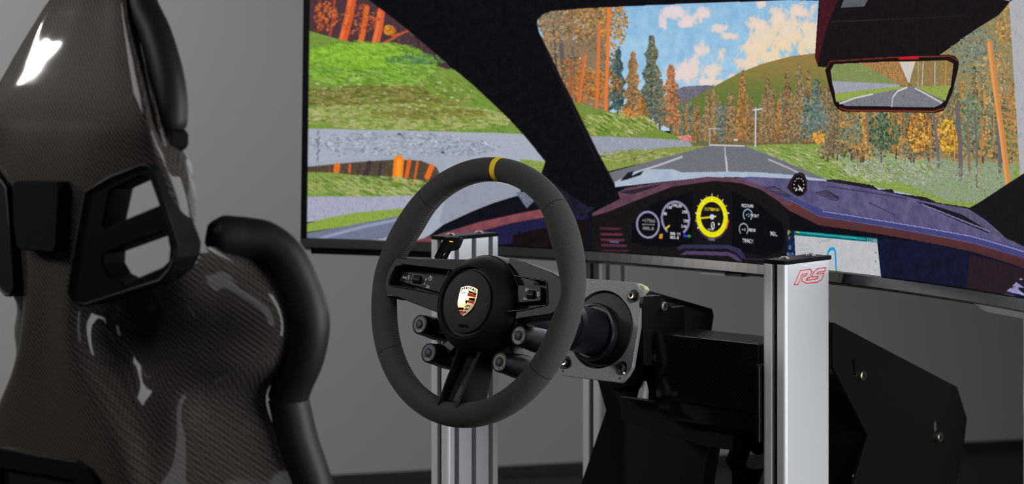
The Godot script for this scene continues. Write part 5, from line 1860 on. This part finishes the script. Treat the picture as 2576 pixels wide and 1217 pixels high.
	stroke("c08850",3,[1884,274,1886,316,1883,358])
	clump("98a088 a8ac98 84947c 8c9c70",1641,401,178,22,700,1.6)
	clump("94a080 a6ac94 7c9066",1861,408,87,24,400,1.6)
	stroke("c8864a",18,[1870,169,1889,246,1910,323,1933,414])
	stroke("e09a58",8,[1867,169,1884,246,1905,323,1927,414])
	stroke("b88450",1.6,[1876,186,1921,189])
	stroke("b88450",1.6,[1880,198,1925,206])
	stroke("b88450",1.6,[1884,211,1929,223])
	stroke("b88450",1.6,[1887,224,1933,227])
	stroke("b88450",1.6,[1891,237,1937,244])
	stroke("b88450",1.6,[1895,249,1941,260])
	stroke("b88450",1.6,[1899,262,1945,265])
	stroke("b88450",1.6,[1903,274,1949,281])
	stroke("b88450",1.6,[1907,287,1953,298])
	stroke("b88450",1.6,[1911,300,1957,302])
	stroke("b88450",1.6,[1915,312,1961,318])
	stroke("b88450",1.6,[1919,325,1966,335])
	stroke("b88450",1.6,[1923,337,1969,339])
	stroke("b88450",1.6,[1927,349,1974,355])
	stroke("b88450",1.6,[1931,362,1978,372])
	stroke("b88450",1.6,[1935,374,1982,376])
	fill("a6a8ae b0b1b6 9c9ea6",2,2,0.8,0,0,[1927,65,2036,71,2041,396,1970,396])
	# car bonnet, dashboard top and instrument hood
	fill("8f9fb4 9fb0c4 b0bccc a4b2c6",1,1,0.35,0,0,[792,457,850,430,887,423,955,421,981,427,1110,421,1198,420,1281,422,1385,428,1524,437,1642,447,1642,454,1386,436,1169,431,1053,435,938,450,800,472])
	fill("20242c 15181e",3,3,1.4,0,0,[813,451,834,432,849,428,845,439,862,431,877,426,869,436,829,448])
	fill("1c1a22 262230",3,3,1.4,0,0,[1385,428,1420,427,1519,434,1536,442,1576,439,1583,446,1678,450,1711,458,1812,462,1812,470,1711,466,1544,448,1386,433])
	fill("0c0c12 0e0f16 101018",2,2,1.4,0,0,[685,468,800,465,938,448,1053,435,1169,431,1281,431,1385,432,1544,444,1711,462,1806,465,2042,509,2044,636,688,673])
	fill("5a5478 656084 4c4a70 555078",1,1,0.35,0,0,[1128,434,1169,430,1281,430,1385,431,1544,443,1711,461,1806,464,1861,481,1929,510,2043,529,2043,548,1820,526,1644,517,1517,511,1364,503,1289,479,1228,465])
	fill("484a78 40427a 4a4468",1,1,0.35,0,0,[1184,447,1228,462,1289,475,1364,501,1517,509,1644,515,1820,524,2043,545,2043,529,1820,511,1644,503,1517,497,1375,489,1296,469])
	fill("6a3c38 5c3434 4e2c30 2c1e26",1,1,0.35,0.8,0,[1224,465,1289,477,1364,503,1517,511,1644,517,1820,526,2043,545,2043,563,1821,541,1645,532,1517,526,1364,520,1279,495])
	fill("10142a 131734 0f1122 1a1420",1,1,0.35,0,0,[1534,536,1645,533,1821,543,2043,563,2044,636,1546,627])
	fill("2a1a22 241820",2,2,0.9,0,0,[1813,546,2043,564,1914,617,1802,619])
	stroke("8f88b0",1.2,[1375,491,1517,499,1644,505,1820,513,1985,528])
	stroke("3c3850",1.2,[1386,441,1501,447,1619,455])
	stroke("3c3850",1,[1507,467,1584,487])
	fill("1c1a26 16141e",2,2,1.4,0,0,[1648,459,1690,462,1788,476,1875,499,1870,504,1776,488,1690,470])
	fill("5c5870 504c66",2,2,1.4,0,0,[1690,458,1763,462,1812,469,1887,497,1964,516,1949,518,1872,500,1788,476])
	stroke("8078a0",1.6,[1664,462,1678,466])
	stroke("8078a0",1.6,[1678,465,1692,469])
	stroke("8078a0",1.6,[1692,468,1706,471])
	stroke("8078a0",1.6,[1705,470,1720,474])
	stroke("8078a0",1.6,[1719,473,1734,476])
	stroke("8078a0",1.6,[1733,476,1748,479])
	stroke("8078a0",1.6,[1747,478,1762,482])
	stroke("8078a0",1.6,[1761,481,1776,484])
	stroke("8078a0",1.6,[1775,483,1790,487])
	stroke("8078a0",1.6,[1790,486,1804,489])
	stroke("8078a0",1.6,[1804,488,1819,492])
	stroke("8078a0",1.6,[1818,491,1833,494])
	stroke("8078a0",1.6,[1832,493,1847,496])
	stroke("8078a0",1.6,[1847,495,1862,499])
	stroke("8078a0",1.6,[1861,498,1876,501])
	fill("5a3844 6a4652 50384c 4c3650",1,1,0.35,0,0,[710,534,750,510,801,479,830,465,938,449,1051,434,1128,434,1184,444,1251,466,1292,483,1269,484,1184,457,1073,443,953,461,857,494,782,520,718,540])
	fill("2c2636 241f2c",3,3,1.4,0,0,[813,476,845,469,929,453,910,461,846,479])
	fill("161316 1a1618 131114",2,2,1.4,0,0,[710,540,782,520,857,492,953,459,1068,442,1142,444,1200,456,1253,479,1279,507,1288,551,1273,607,901,627,711,618])
	fill("0a0a0f 0c0c12",2,2,1.4,0,0,[844,583,849,545,878,514,910,493,1010,466,1120,462,1199,488,1258,519,1270,544,1259,579,1213,593,1126,586,969,588,884,591])
	fill("141115 17131a",2,2,1.4,0,0,[1010,466,1120,462,1121,579,1011,584])
	stroke("4a2434",4.5,[762,557,814,556])
	stroke("5c2c3a",4.5,[763,570,820,568])
	stroke("5a2c3c",4.5,[764,582,825,580])
	stroke("542a40",4.5,[766,594,831,592])
	stroke("3c2030",4.5,[767,606,836,603])
	stroke("5a5470",4,[788,585,810,585])
	# gauges
	oval("8e86a6",889,543,32.3,30.2,5.4,0,360)
	print_text("+17566","d8d8dc",891,534,1)
	stroke("88888c",1.2,[874,543,907,542])
	print_text("000.0","d8d8dc",890,551,1)
	oval("8a82a4",964,526,40.2,38.4,6.0,-235,55)
	stroke("e0d020",3,[937,550,948,542])
	print_text("000 KM","c8c8cc",964,559,0.8)
	print_text("000.0","c8c8cc",962,567,0.8)
	print_text("50","c0c0c8",936,517,0.8)
	print_text("100","c0c0c8",947,503,0.8)
	print_text("150","c0c0c8",960,498,0.8)
	print_text("200","c0c0c8",974,499,0.8)
	print_text("250","c0c0c8",989,511,0.8)
	print_text("300","c0c0c8",993,530,0.8)
	print_text("340","c0c0c8",987,542,0.8)
	oval("4a3c50",1064,519,46.0,47.0,3.3,0,180)
	oval("e4de12",1064,518,43.3,43.7,12.1,0,360)
	stroke("e8e8d8",1.6,[1027,542,1024,544])
	oval("f4f2c0",1033,538,1.6,1.7,0.0,0,360)
	stroke("c8c020",1.6,[1021,528,1018,529])
	stroke("e8e8d8",1.6,[1021,512,1018,512])
	oval("f4f2c0",1028,513,1.6,1.7,0.0,0,360)
	stroke("c8c020",1.6,[1026,498,1023,496])
	stroke("e8e8d8",1.6,[1036,485,1033,483])
	oval("f4f2c0",1040,490,1.6,1.7,0.0,0,360)
	stroke("c8c020",1.6,[1049,477,1048,474])
	stroke("e8e8d8",1.6,[1064,474,1064,470])
	oval("f4f2c0",1063,481,1.6,1.7,0.0,0,360)
	stroke("c8c020",1.6,[1079,476,1080,472])
	stroke("e8e8d8",1.6,[1092,483,1094,480])
	oval("f4f2c0",1087,488,1.6,1.7,0.0,0,360)
	stroke("c8c020",1.6,[1102,494,1105,492])
	stroke("e8e8d8",1.6,[1107,508,1111,508])
	oval("f4f2c0",1099,510,1.7,1.7,0.0,0,360)
	stroke("c8c020",1.6,[1108,524,1111,524])
	stroke("e8e8d8",1.6,[1103,538,1105,540])
	oval("f4f2c0",1095,534,1.6,1.7,0.0,0,360)
	oval("e0582c",1064,518,47.1,47.0,3.3,8,32)
	stroke("d8c818",3,[1034,522,1064,518,1075,516])
	oval("c8d0e0",1064,518,6.0,5.9,0.0,0,360)
	print_text("AUTOBAHN","d8c818",1064,502,0.8)
	print_text("<","9a94c0",1043,503,1)
	print_text(">","9a94c0",1085,501,1)
	print_text("0","e8e8ec",1068,536,2)
	print_text("KM/H","b0b0b8",1061,545,0.7)
	oval("e0d8b0",1083,532,2.2,2.5,0.0,0,360)
	print_text("TOTAL","8088a0",1063,566,0.7)
	oval("7f9ec0",1163,509,13.9,13.2,3.3,-230,50)
	print_text("+2","e0e0e4",1163,509,1)
	print_text("REBOUND","c8c8cc",1163,490,0.8)
	print_text("FRONT","c8c8cc",1183,510,0.8)
	oval("8a98a0",1152,539,13.8,13.2,3.3,-230,50)
	print_text("+4","e0e0e4",1152,540,1)
	print_text("REAR","c8c8cc",1177,540,0.8)
	print_text("TRACK","d0d0d4",1165,563,1.1)
	print_text("90L","d0d0d4",1237,544,1.2)
	fill("c88828 e0a038",3,3,1.4,0,0,[921,562,930,561,929,572,920,572])
	oval("2838e0",990,562,4.4,3.8,0.0,0,360)
	oval("2c8c3c",1001,562,5.4,3.4,0.0,0,360)
	# steering column, small round clock, vents, map
	fill("3a3454 322e4c 2a2640",1,1,0.35,0,0,[969,588,986,581,1112,575,1144,581,1161,602,1148,601,1130,589,1108,584,992,589,972,595])
	fill("5a4a68 4c3c5c 685274",1,1,0.35,0,0,[977,604,995,594,1112,590,1132,595,1150,607,1137,607,1112,598,999,602])
	stroke("2c2648",2,[1163,600,1219,598,1259,594])
	fill("241c24 2e242c",2,2,1.4,0,0,[1284,430,1295,420,1309,416,1322,419,1330,433,1330,453,1318,463,1303,465,1291,461,1272,449])
	oval("0e0a0c",1306,442,19.2,20.1,0.0,0,360)
	oval("d8b8b8",1297,453,1.5,1.4,0.0,0,360)
	oval("d8b8b8",1293,448,1.5,1.5,0.0,0,360)
	oval("d8b8b8",1292,441,1.5,1.5,0.0,0,360)
	oval("d8b8b8",1295,434,1.5,1.4,0.0,0,360)
	oval("d8b8b8",1300,429,1.5,1.4,0.0,0,360)
	oval("d8b8b8",1306,428,1.5,1.4,0.0,0,360)
	oval("d8b8b8",1313,429,1.5,1.4,0.0,0,360)
	oval("d8b8b8",1318,433,1.5,1.4,0.0,0,360)
	oval("d8b8b8",1320,440,1.5,1.4,0.0,0,360)
	oval("d8b8b8",1319,447,1.5,1.4,0.0,0,360)
	oval("d8b8b8",1315,453,1.5,1.4,0.0,0,360)
	stroke("e8e8e8",1.6,[1305,443,1318,452])
	print_text("0.00","d0d0d0",1306,450,0.7)
	fill("302c40 282436",2,2,1.4,0,0,[1204,450,1239,447,1291,466,1268,467,1234,460])
	fill("302c40 262234",2,2,1.4,0,0,[1352,455,1386,449,1423,461,1419,469,1398,469])
	stroke("565070",1,[1210,451,1245,450])
	stroke("565070",1,[1359,456,1391,451])
	stroke("565070",1,[1219,454,1253,453])
	stroke("565070",1,[1366,458,1397,454])
	stroke("565070",1,[1228,456,1261,455])
	stroke("565070",1,[1373,460,1402,457])
	stroke("565070",1,[1237,459,1269,458])
	stroke("565070",1,[1380,463,1408,460])
	stroke("565070",1,[1246,461,1277,461])
	stroke("565070",1,[1386,465,1414,463])
	stroke("565070",1,[1255,464,1285,464])
	stroke("565070",1,[1393,468,1420,465])
	fill("11203e 14264a",2,2,1.4,0,0,[1273,534,1294,535,1301,621,1276,610])
	print_text("P","d8d020",1280,540,1.4)
	print_text("F","b8b020",1281,551,1)
	print_text("0","7088b0",1283,569,1.2)
	print_text("8:17","8098b8",1284,583,0.8)
	fill("c0c2c4 b8babe b2b4b8",2,2,0.8,0,0,[1295,543,1534,544,1546,609,1301,623])
	fill("0f5a66 126a74 0d4a58",2,2,1.4,0,0,[1294,535,1534,535,1535,544,1295,544])
	stroke("20a0a0",2.5,[1306,537,1498,539])
	stroke("90d020",3,[1300,537,1308,537])
	print_text("12:00","d0dce0",1518,540,1)
	stroke("8c98a4",4,[1301,576,1317,576,1331,573,1333,566,1320,567,1308,566])
	stroke("8c98a4",4,[1322,581,1342,580,1349,571,1338,566,1331,563])
	stroke("c4c8cc",2,[1301,576,1317,576,1331,573,1333,566,1320,567,1308,566])
	stroke("c4c8cc",2,[1322,581,1342,580,1349,571,1338,566,1331,563])
	stroke("98a0aa",1,[1365,556,1376,549,1388,550,1399,545])
	stroke("98a0aa",1,[1297,560,1331,560])
	stroke("1898d4",4.5,[1390,583,1391,572,1397,565,1406,563,1412,569,1414,591,1415,608])
	stroke("30b050",4,[1414,602,1416,609])
	print_text("=","505860",1529,563,1)
	print_text("+","505860",1529,580,1)
	print_text("-","505860",1529,597,1)
	fill("8f8ac0 a49fd0 8a86b8",2,2,1.4,0,0,[1912,616,1924,607,1955,607,1992,616,1992,619])
	fill("9c98c8 8a86b8",2,2,1.4,0,0,[1929,602,1941,595,1968,595,1991,602,1991,604])
	fill("9c98c8 8a86b8",2,2,1.4,0,0,[1947,591,1961,583,1991,591,1960,591])
	fill("a8a4d0 9894c0",2,2,1.4,0,0,[1969,578,1975,575,1986,577])
	fill("a0a0b8 88889c",2,2,1.4,0,0,[1947,592,1968,591,1968,595,1950,595])
	# side window: bank, wall, door mirror
	fill("4c3038 5e3a3a 38303a 6a4a4c 2c2a34",6,6,1.8,0,0,[-20,-14,182,-13,369,211,266,183,69,135,-19,114])
	stroke("d8592c",22,[109,24,100,80,85,137])
	stroke("e87440",8,[105,24,96,79,80,135])
	stroke("e06a2c",14,[144,62,139,104,129,146])
	stroke("d86038",20,[181,71,176,112,165,154])
	stroke("e87848",7,[177,73,172,112,161,152])
	stroke("b04830",6,[62,43,60,84,52,126])
	stroke("8a4030",5,[25,33,26,76,20,118])
	stroke("46363e",9,[232,100,240,137,243,174])
	stroke("4a3840",3,[87,43,82,85,72,127])
	stroke("3a3038",6,[265,137,265,160,259,183])
	stroke("c85a30",4,[209,127,233,122,250,116])
	stroke("c05c34",4,[178,148,209,135,234,122])
	stroke("d86a34",3,[152,81,171,88,183,95])
	clump("d88a28 e09a30 c87020",203,113,14,11,70,3)
	clump("c85c2c d87034 a04828",41,80,30,37,140,3)
	clump("b04c2c c86434",126,89,50,37,160,2.5)
	clump("5a4038 3c3034",265,146,51,37,120,3)
	clump("5c7468 4c6a50",265,183,61,13,140,3)
	fill("5f8038 6f9038 7fa042 68823c 8c9a50",2,5,1.3,0,0,[-19,111,69,134,162,154,256,180,379,211,578,328,579,359,-16,359])
	streaks("7aa832 88b43c 6c9c30 94b450 5c8a2c",153,197,172,56,1500,16,3,0.25)
	streaks("86b830 94c03c 78a82c",122,174,121,28,500,14,3,0.3)
	streaks("7a7834 8a8444 6c6a2c 948c50 5e6430",185,272,233,28,900,18,3,0.12)
	streaks("6c8c34 80983c",379,243,82,36,400,14,3,0.5)
	streaks("a0a85c b0b26c 90a050 8a9c48 b8b07c 78903c",246,318,286,31,1500,14,2.6,0.08)
	streaks("7c8038 6c7030 98984c",308,308,154,14,260,20,3,0.15)
	streaks("c0bc94 cac4a0 b4b088",205,276,244,55,90,7,2.4,0.1)
	streaks("4c7a44 5c8450",286,183,92,11,160,8,3,0.3)
	fill("a4abb8 b2b8c2 959db0 bcc2c8 8e98a8 a8aec0",7,9,1.9,0,0,[-16,348,227,349,547,352,579,365,643,425,613,419,392,424,-15,440])
	streaks("949eae 9ca6b4 8a94a6 a8b2c0 98a8ac",237,383,255,29,700,9,3.2,0)
	streaks("bcc4cc c8ced4",227,380,244,27,110,7,2.6,0)
	streaks("8c96a6 848ea0",227,390,244,31,60,6,2.2,0)
	fill("30343c 3c4048",4,4,1.4,0,0,[227,356,238,357,238,360,227,360])
	fill("404850 50585c",4,4,1.4,0,0,[340,396,348,395,348,401,340,401])
	stroke("586068",2.5,[25,352,24,363])
	stroke("586068",2.5,[29,367,21,379])
	stroke("586068",2.5,[26,382,24,394])
	stroke("586068",2.5,[29,397,21,409])
	stroke("586068",2.5,[26,412,24,424])
	fill("7a9040 88a048 98a458",3,6,1.4,0,0,[548,409,621,415,613,444,538,446])
	fill("aab0ba 9ea6b4 b4bac2",1,1,0.35,0,0,[-15,432,94,417,231,406,314,407,381,415,433,430,549,473,547,491,476,511,424,531,352,563,312,592,271,612,230,619,301,544,320,479,310,433,-14,443])
	fill("868c9c 9298a6 7c8292",1,1,0.35,0,0,[372,450,465,459,549,476,545,491,476,512,424,532,352,564,337,562,352,506])
	fill("4c4a40 5c3c34 3a3c38 6a5c3c",7,6,1.9,0,0,[-15,440,126,425,228,417,289,419,328,433,341,455,339,479,-14,477])
	stroke("e07030",16,[74,436,72,447])
	stroke("d86030",6,[106,432,105,449])
	stroke("3c343a",12,[156,427,147,455])
	stroke("f08420",26,[231,420,228,461])
	stroke("f89a30",12,[232,420,230,453])
	stroke("e06420",10,[258,420,247,477])
	stroke("d06024",6,[279,423,269,480])
	stroke("34343a",5,[184,426,182,455])
	stroke("8a4030",5,[56,438,55,457])
	stroke("e87028",14,[315,433,305,456])
	stroke("50343a",5,[131,429,126,452])
	fill("7c9a44 90a458 6a8a38 a4a870 5e7e34",3,9,1.9,0,0,[-14,451,56,451,157,459,238,474,310,479,337,469,331,497,311,507,-14,512])
	streaks("8ca048 a4ae64 5c8034 b0b078 6c9038",157,483,192,24,700,18,2.6,0.35)
	fill("a0a4b8 aeb0c0 9296ac",6,3,1.7,0,0,[-14,510,157,506,316,498,311,526,229,539,128,549,57,562,-13,572])
	fill("84a040 98ac4c 70923c",5,6,1.7,0,0,[-13,577,57,557,128,544,229,533,309,524,305,535,209,555,88,579,-13,596])
	fill("6a7086 767c92 626880",4,4,1.2,0,0,[-13,598,88,579,209,554,305,534,291,559,250,602,220,619,-12,626])
	stroke("8f98b4",6,[18,612,78,594,148,575,214,561,290,541])
	fill("9aa0b4 aeb4c2",2,2,1.4,0,0,[133,611,189,604,260,583,240,617,149,616])
	fill("0f1018 12131e 0c0d14",2,2,1.4,0,0,[271,612,312,594,352,567,424,535,476,515,545,493,570,499,644,496,739,493,741,634,271,624])
	fill("5c6474 7c8494 4c5464",3,3,1.4,0,0,[536,486,585,479,590,498,565,521])
	fill("7a4448 884c50 6c3c48 70404c",1,1,0.35,0.2,0,[271,606,330,590,442,556,539,534,612,519,615,539,529,555,443,578,345,607,271,618])
	fill("1c1c40 221f44 17182e",2,2,0.9,0,0,[345,609,443,579,529,556,615,540,686,522,728,511,729,546,540,601,436,611])
	fill("1a1014 120e12",2,2,1.4,0,0,[529,582,729,536,730,626,529,616])
	# roof pillar, header and mirror
	fill("0b0b0f 0d0d12 101014",2,2,1.4,0,0,[144,39,126,-13,2036,57,1933,96,1404,71,1370,71,1276,66,996,65,834,67,721,69,625,74,602,81,588,93,587,104,593,122,622,171,663,243,704,315,748,387,797,458,814,490,729,529,644,505,614,471,603,439,613,414,562,361,515,318,425,245,323,170,244,109])
	stroke("2a1822",3,[666,248,707,317,751,389,798,459])
	stroke("17161c",5,[613,166,694,308,748,405])
	fill("14161e 1a1c28 222036",2,2,1.4,0,0,[603,440,664,478,728,511,750,512,710,535,623,515])
	fill("121114 161417",2,2,1.4,0,0,[1806,464,1837,453,1923,417,1988,392,2041,381,2043,522,1985,518,1929,510,1861,481])
	fill("121014 161216 1a1216",2,2,1.4,0,0,[1363,22,1945,52,1933,96,1900,117,1824,141,1710,184,1521,192,1399,205,1359,203,1349,184])
	fill("4a1822 3a141c 5c1c28",2,2,0.8,0,0,[1363,22,1363,69,1349,184,1358,202,1367,165,1389,112,1414,71,1413,24])
	fill("50545a 5a5e64",2,2,1.4,0,0,[1434,64,1507,67,1490,87,1422,87])
	stroke("2a2428",1,[1393,113,1579,114,1783,114])
	fill("9c9ca0 a6a6aa",2,2,1.4,0,0,[1857,82,1933,86,1933,95])
	fill("1c0f10 140d0f 20100f",2,2,1.4,0,0,[1379,210,1385,195,1401,189,1568,185,1745,185,1764,189,1774,197,1773,210,1755,254,1737,280,1727,288,1706,292,1432,292,1416,287,1405,278,1388,238])
	stroke("6a2c22",1.6,[1381,207,1392,192,1568,187,1747,187,1770,196])
	stroke("7a3424",1.6,[1421,284,1442,289,1700,289,1731,282])
	stroke("b81c22",5,[1594,189,1651,188])
	fill("6c6448 7c6c48 5c5c44",5,5,1.4,0,0,[1394,211,1404,198,1568,195,1738,195,1758,202,1756,213,1741,250,1722,276,1700,282,1437,281,1418,273,1404,246])
	fill("7a8a50 8a945c 6c8048 929a68",3,8,1.6,0,0,[1394,211,1404,198,1510,196,1557,222,1595,240,1599,245,1400,241])
	fill("c0884c a87840 8c6a48 c8945a 6c6450",8,4,1.8,0,0,[1473,196,1594,195,1613,218,1621,242,1595,240,1552,222])
	fill("d8c8b0 c8c4c0 b8bcc4",2,2,0.8,0.6,0,[1594,196,1644,196,1635,215,1628,236,1621,236,1608,216])
	fill("8a7448 9c8050 6c6c50 b08c50",8,4,1.9,0,0,[1643,196,1738,195,1758,202,1750,245,1640,245,1625,237,1632,218])
	stroke("b8bcc0",2.5,[1666,197,1663,243])
	stroke("b8bcc0",3,[1702,198,1701,243])
	stroke("a8acb0",1.5,[1651,197,1650,243])
	stroke("c8843c",4,[1735,198,1733,243])
	stroke("a06c40",3,[1681,198,1680,243])
	fill("a0a4b0 9498a6",3,3,1.4,0,0,[1398,232,1499,235,1597,239,1597,245,1499,249,1407,256])
	fill("8ca048 9aa858 7c943c",3,6,1.4,0,0,[1407,256,1499,249,1599,243,1628,243,1545,255,1411,273,1408,265])
	fill("8ca048 98a458 7c943c",3,6,1.4,0,0,[1640,243,1750,242,1743,254,1734,270,1688,257])
	fill("74767c 80828a 6a6c74",3,3,1.4,0,0,[1628,243,1640,243,1688,257,1731,271,1719,277,1700,282,1437,281,1414,273,1499,260,1569,251])
	stroke("c8cacc",2,[1421,276,1464,265,1517,257])
	stroke("c8cacc",2.5,[1573,281,1576,263,1590,251,1618,244])
	stroke("c8cacc",2,[1642,246,1676,257,1722,273])
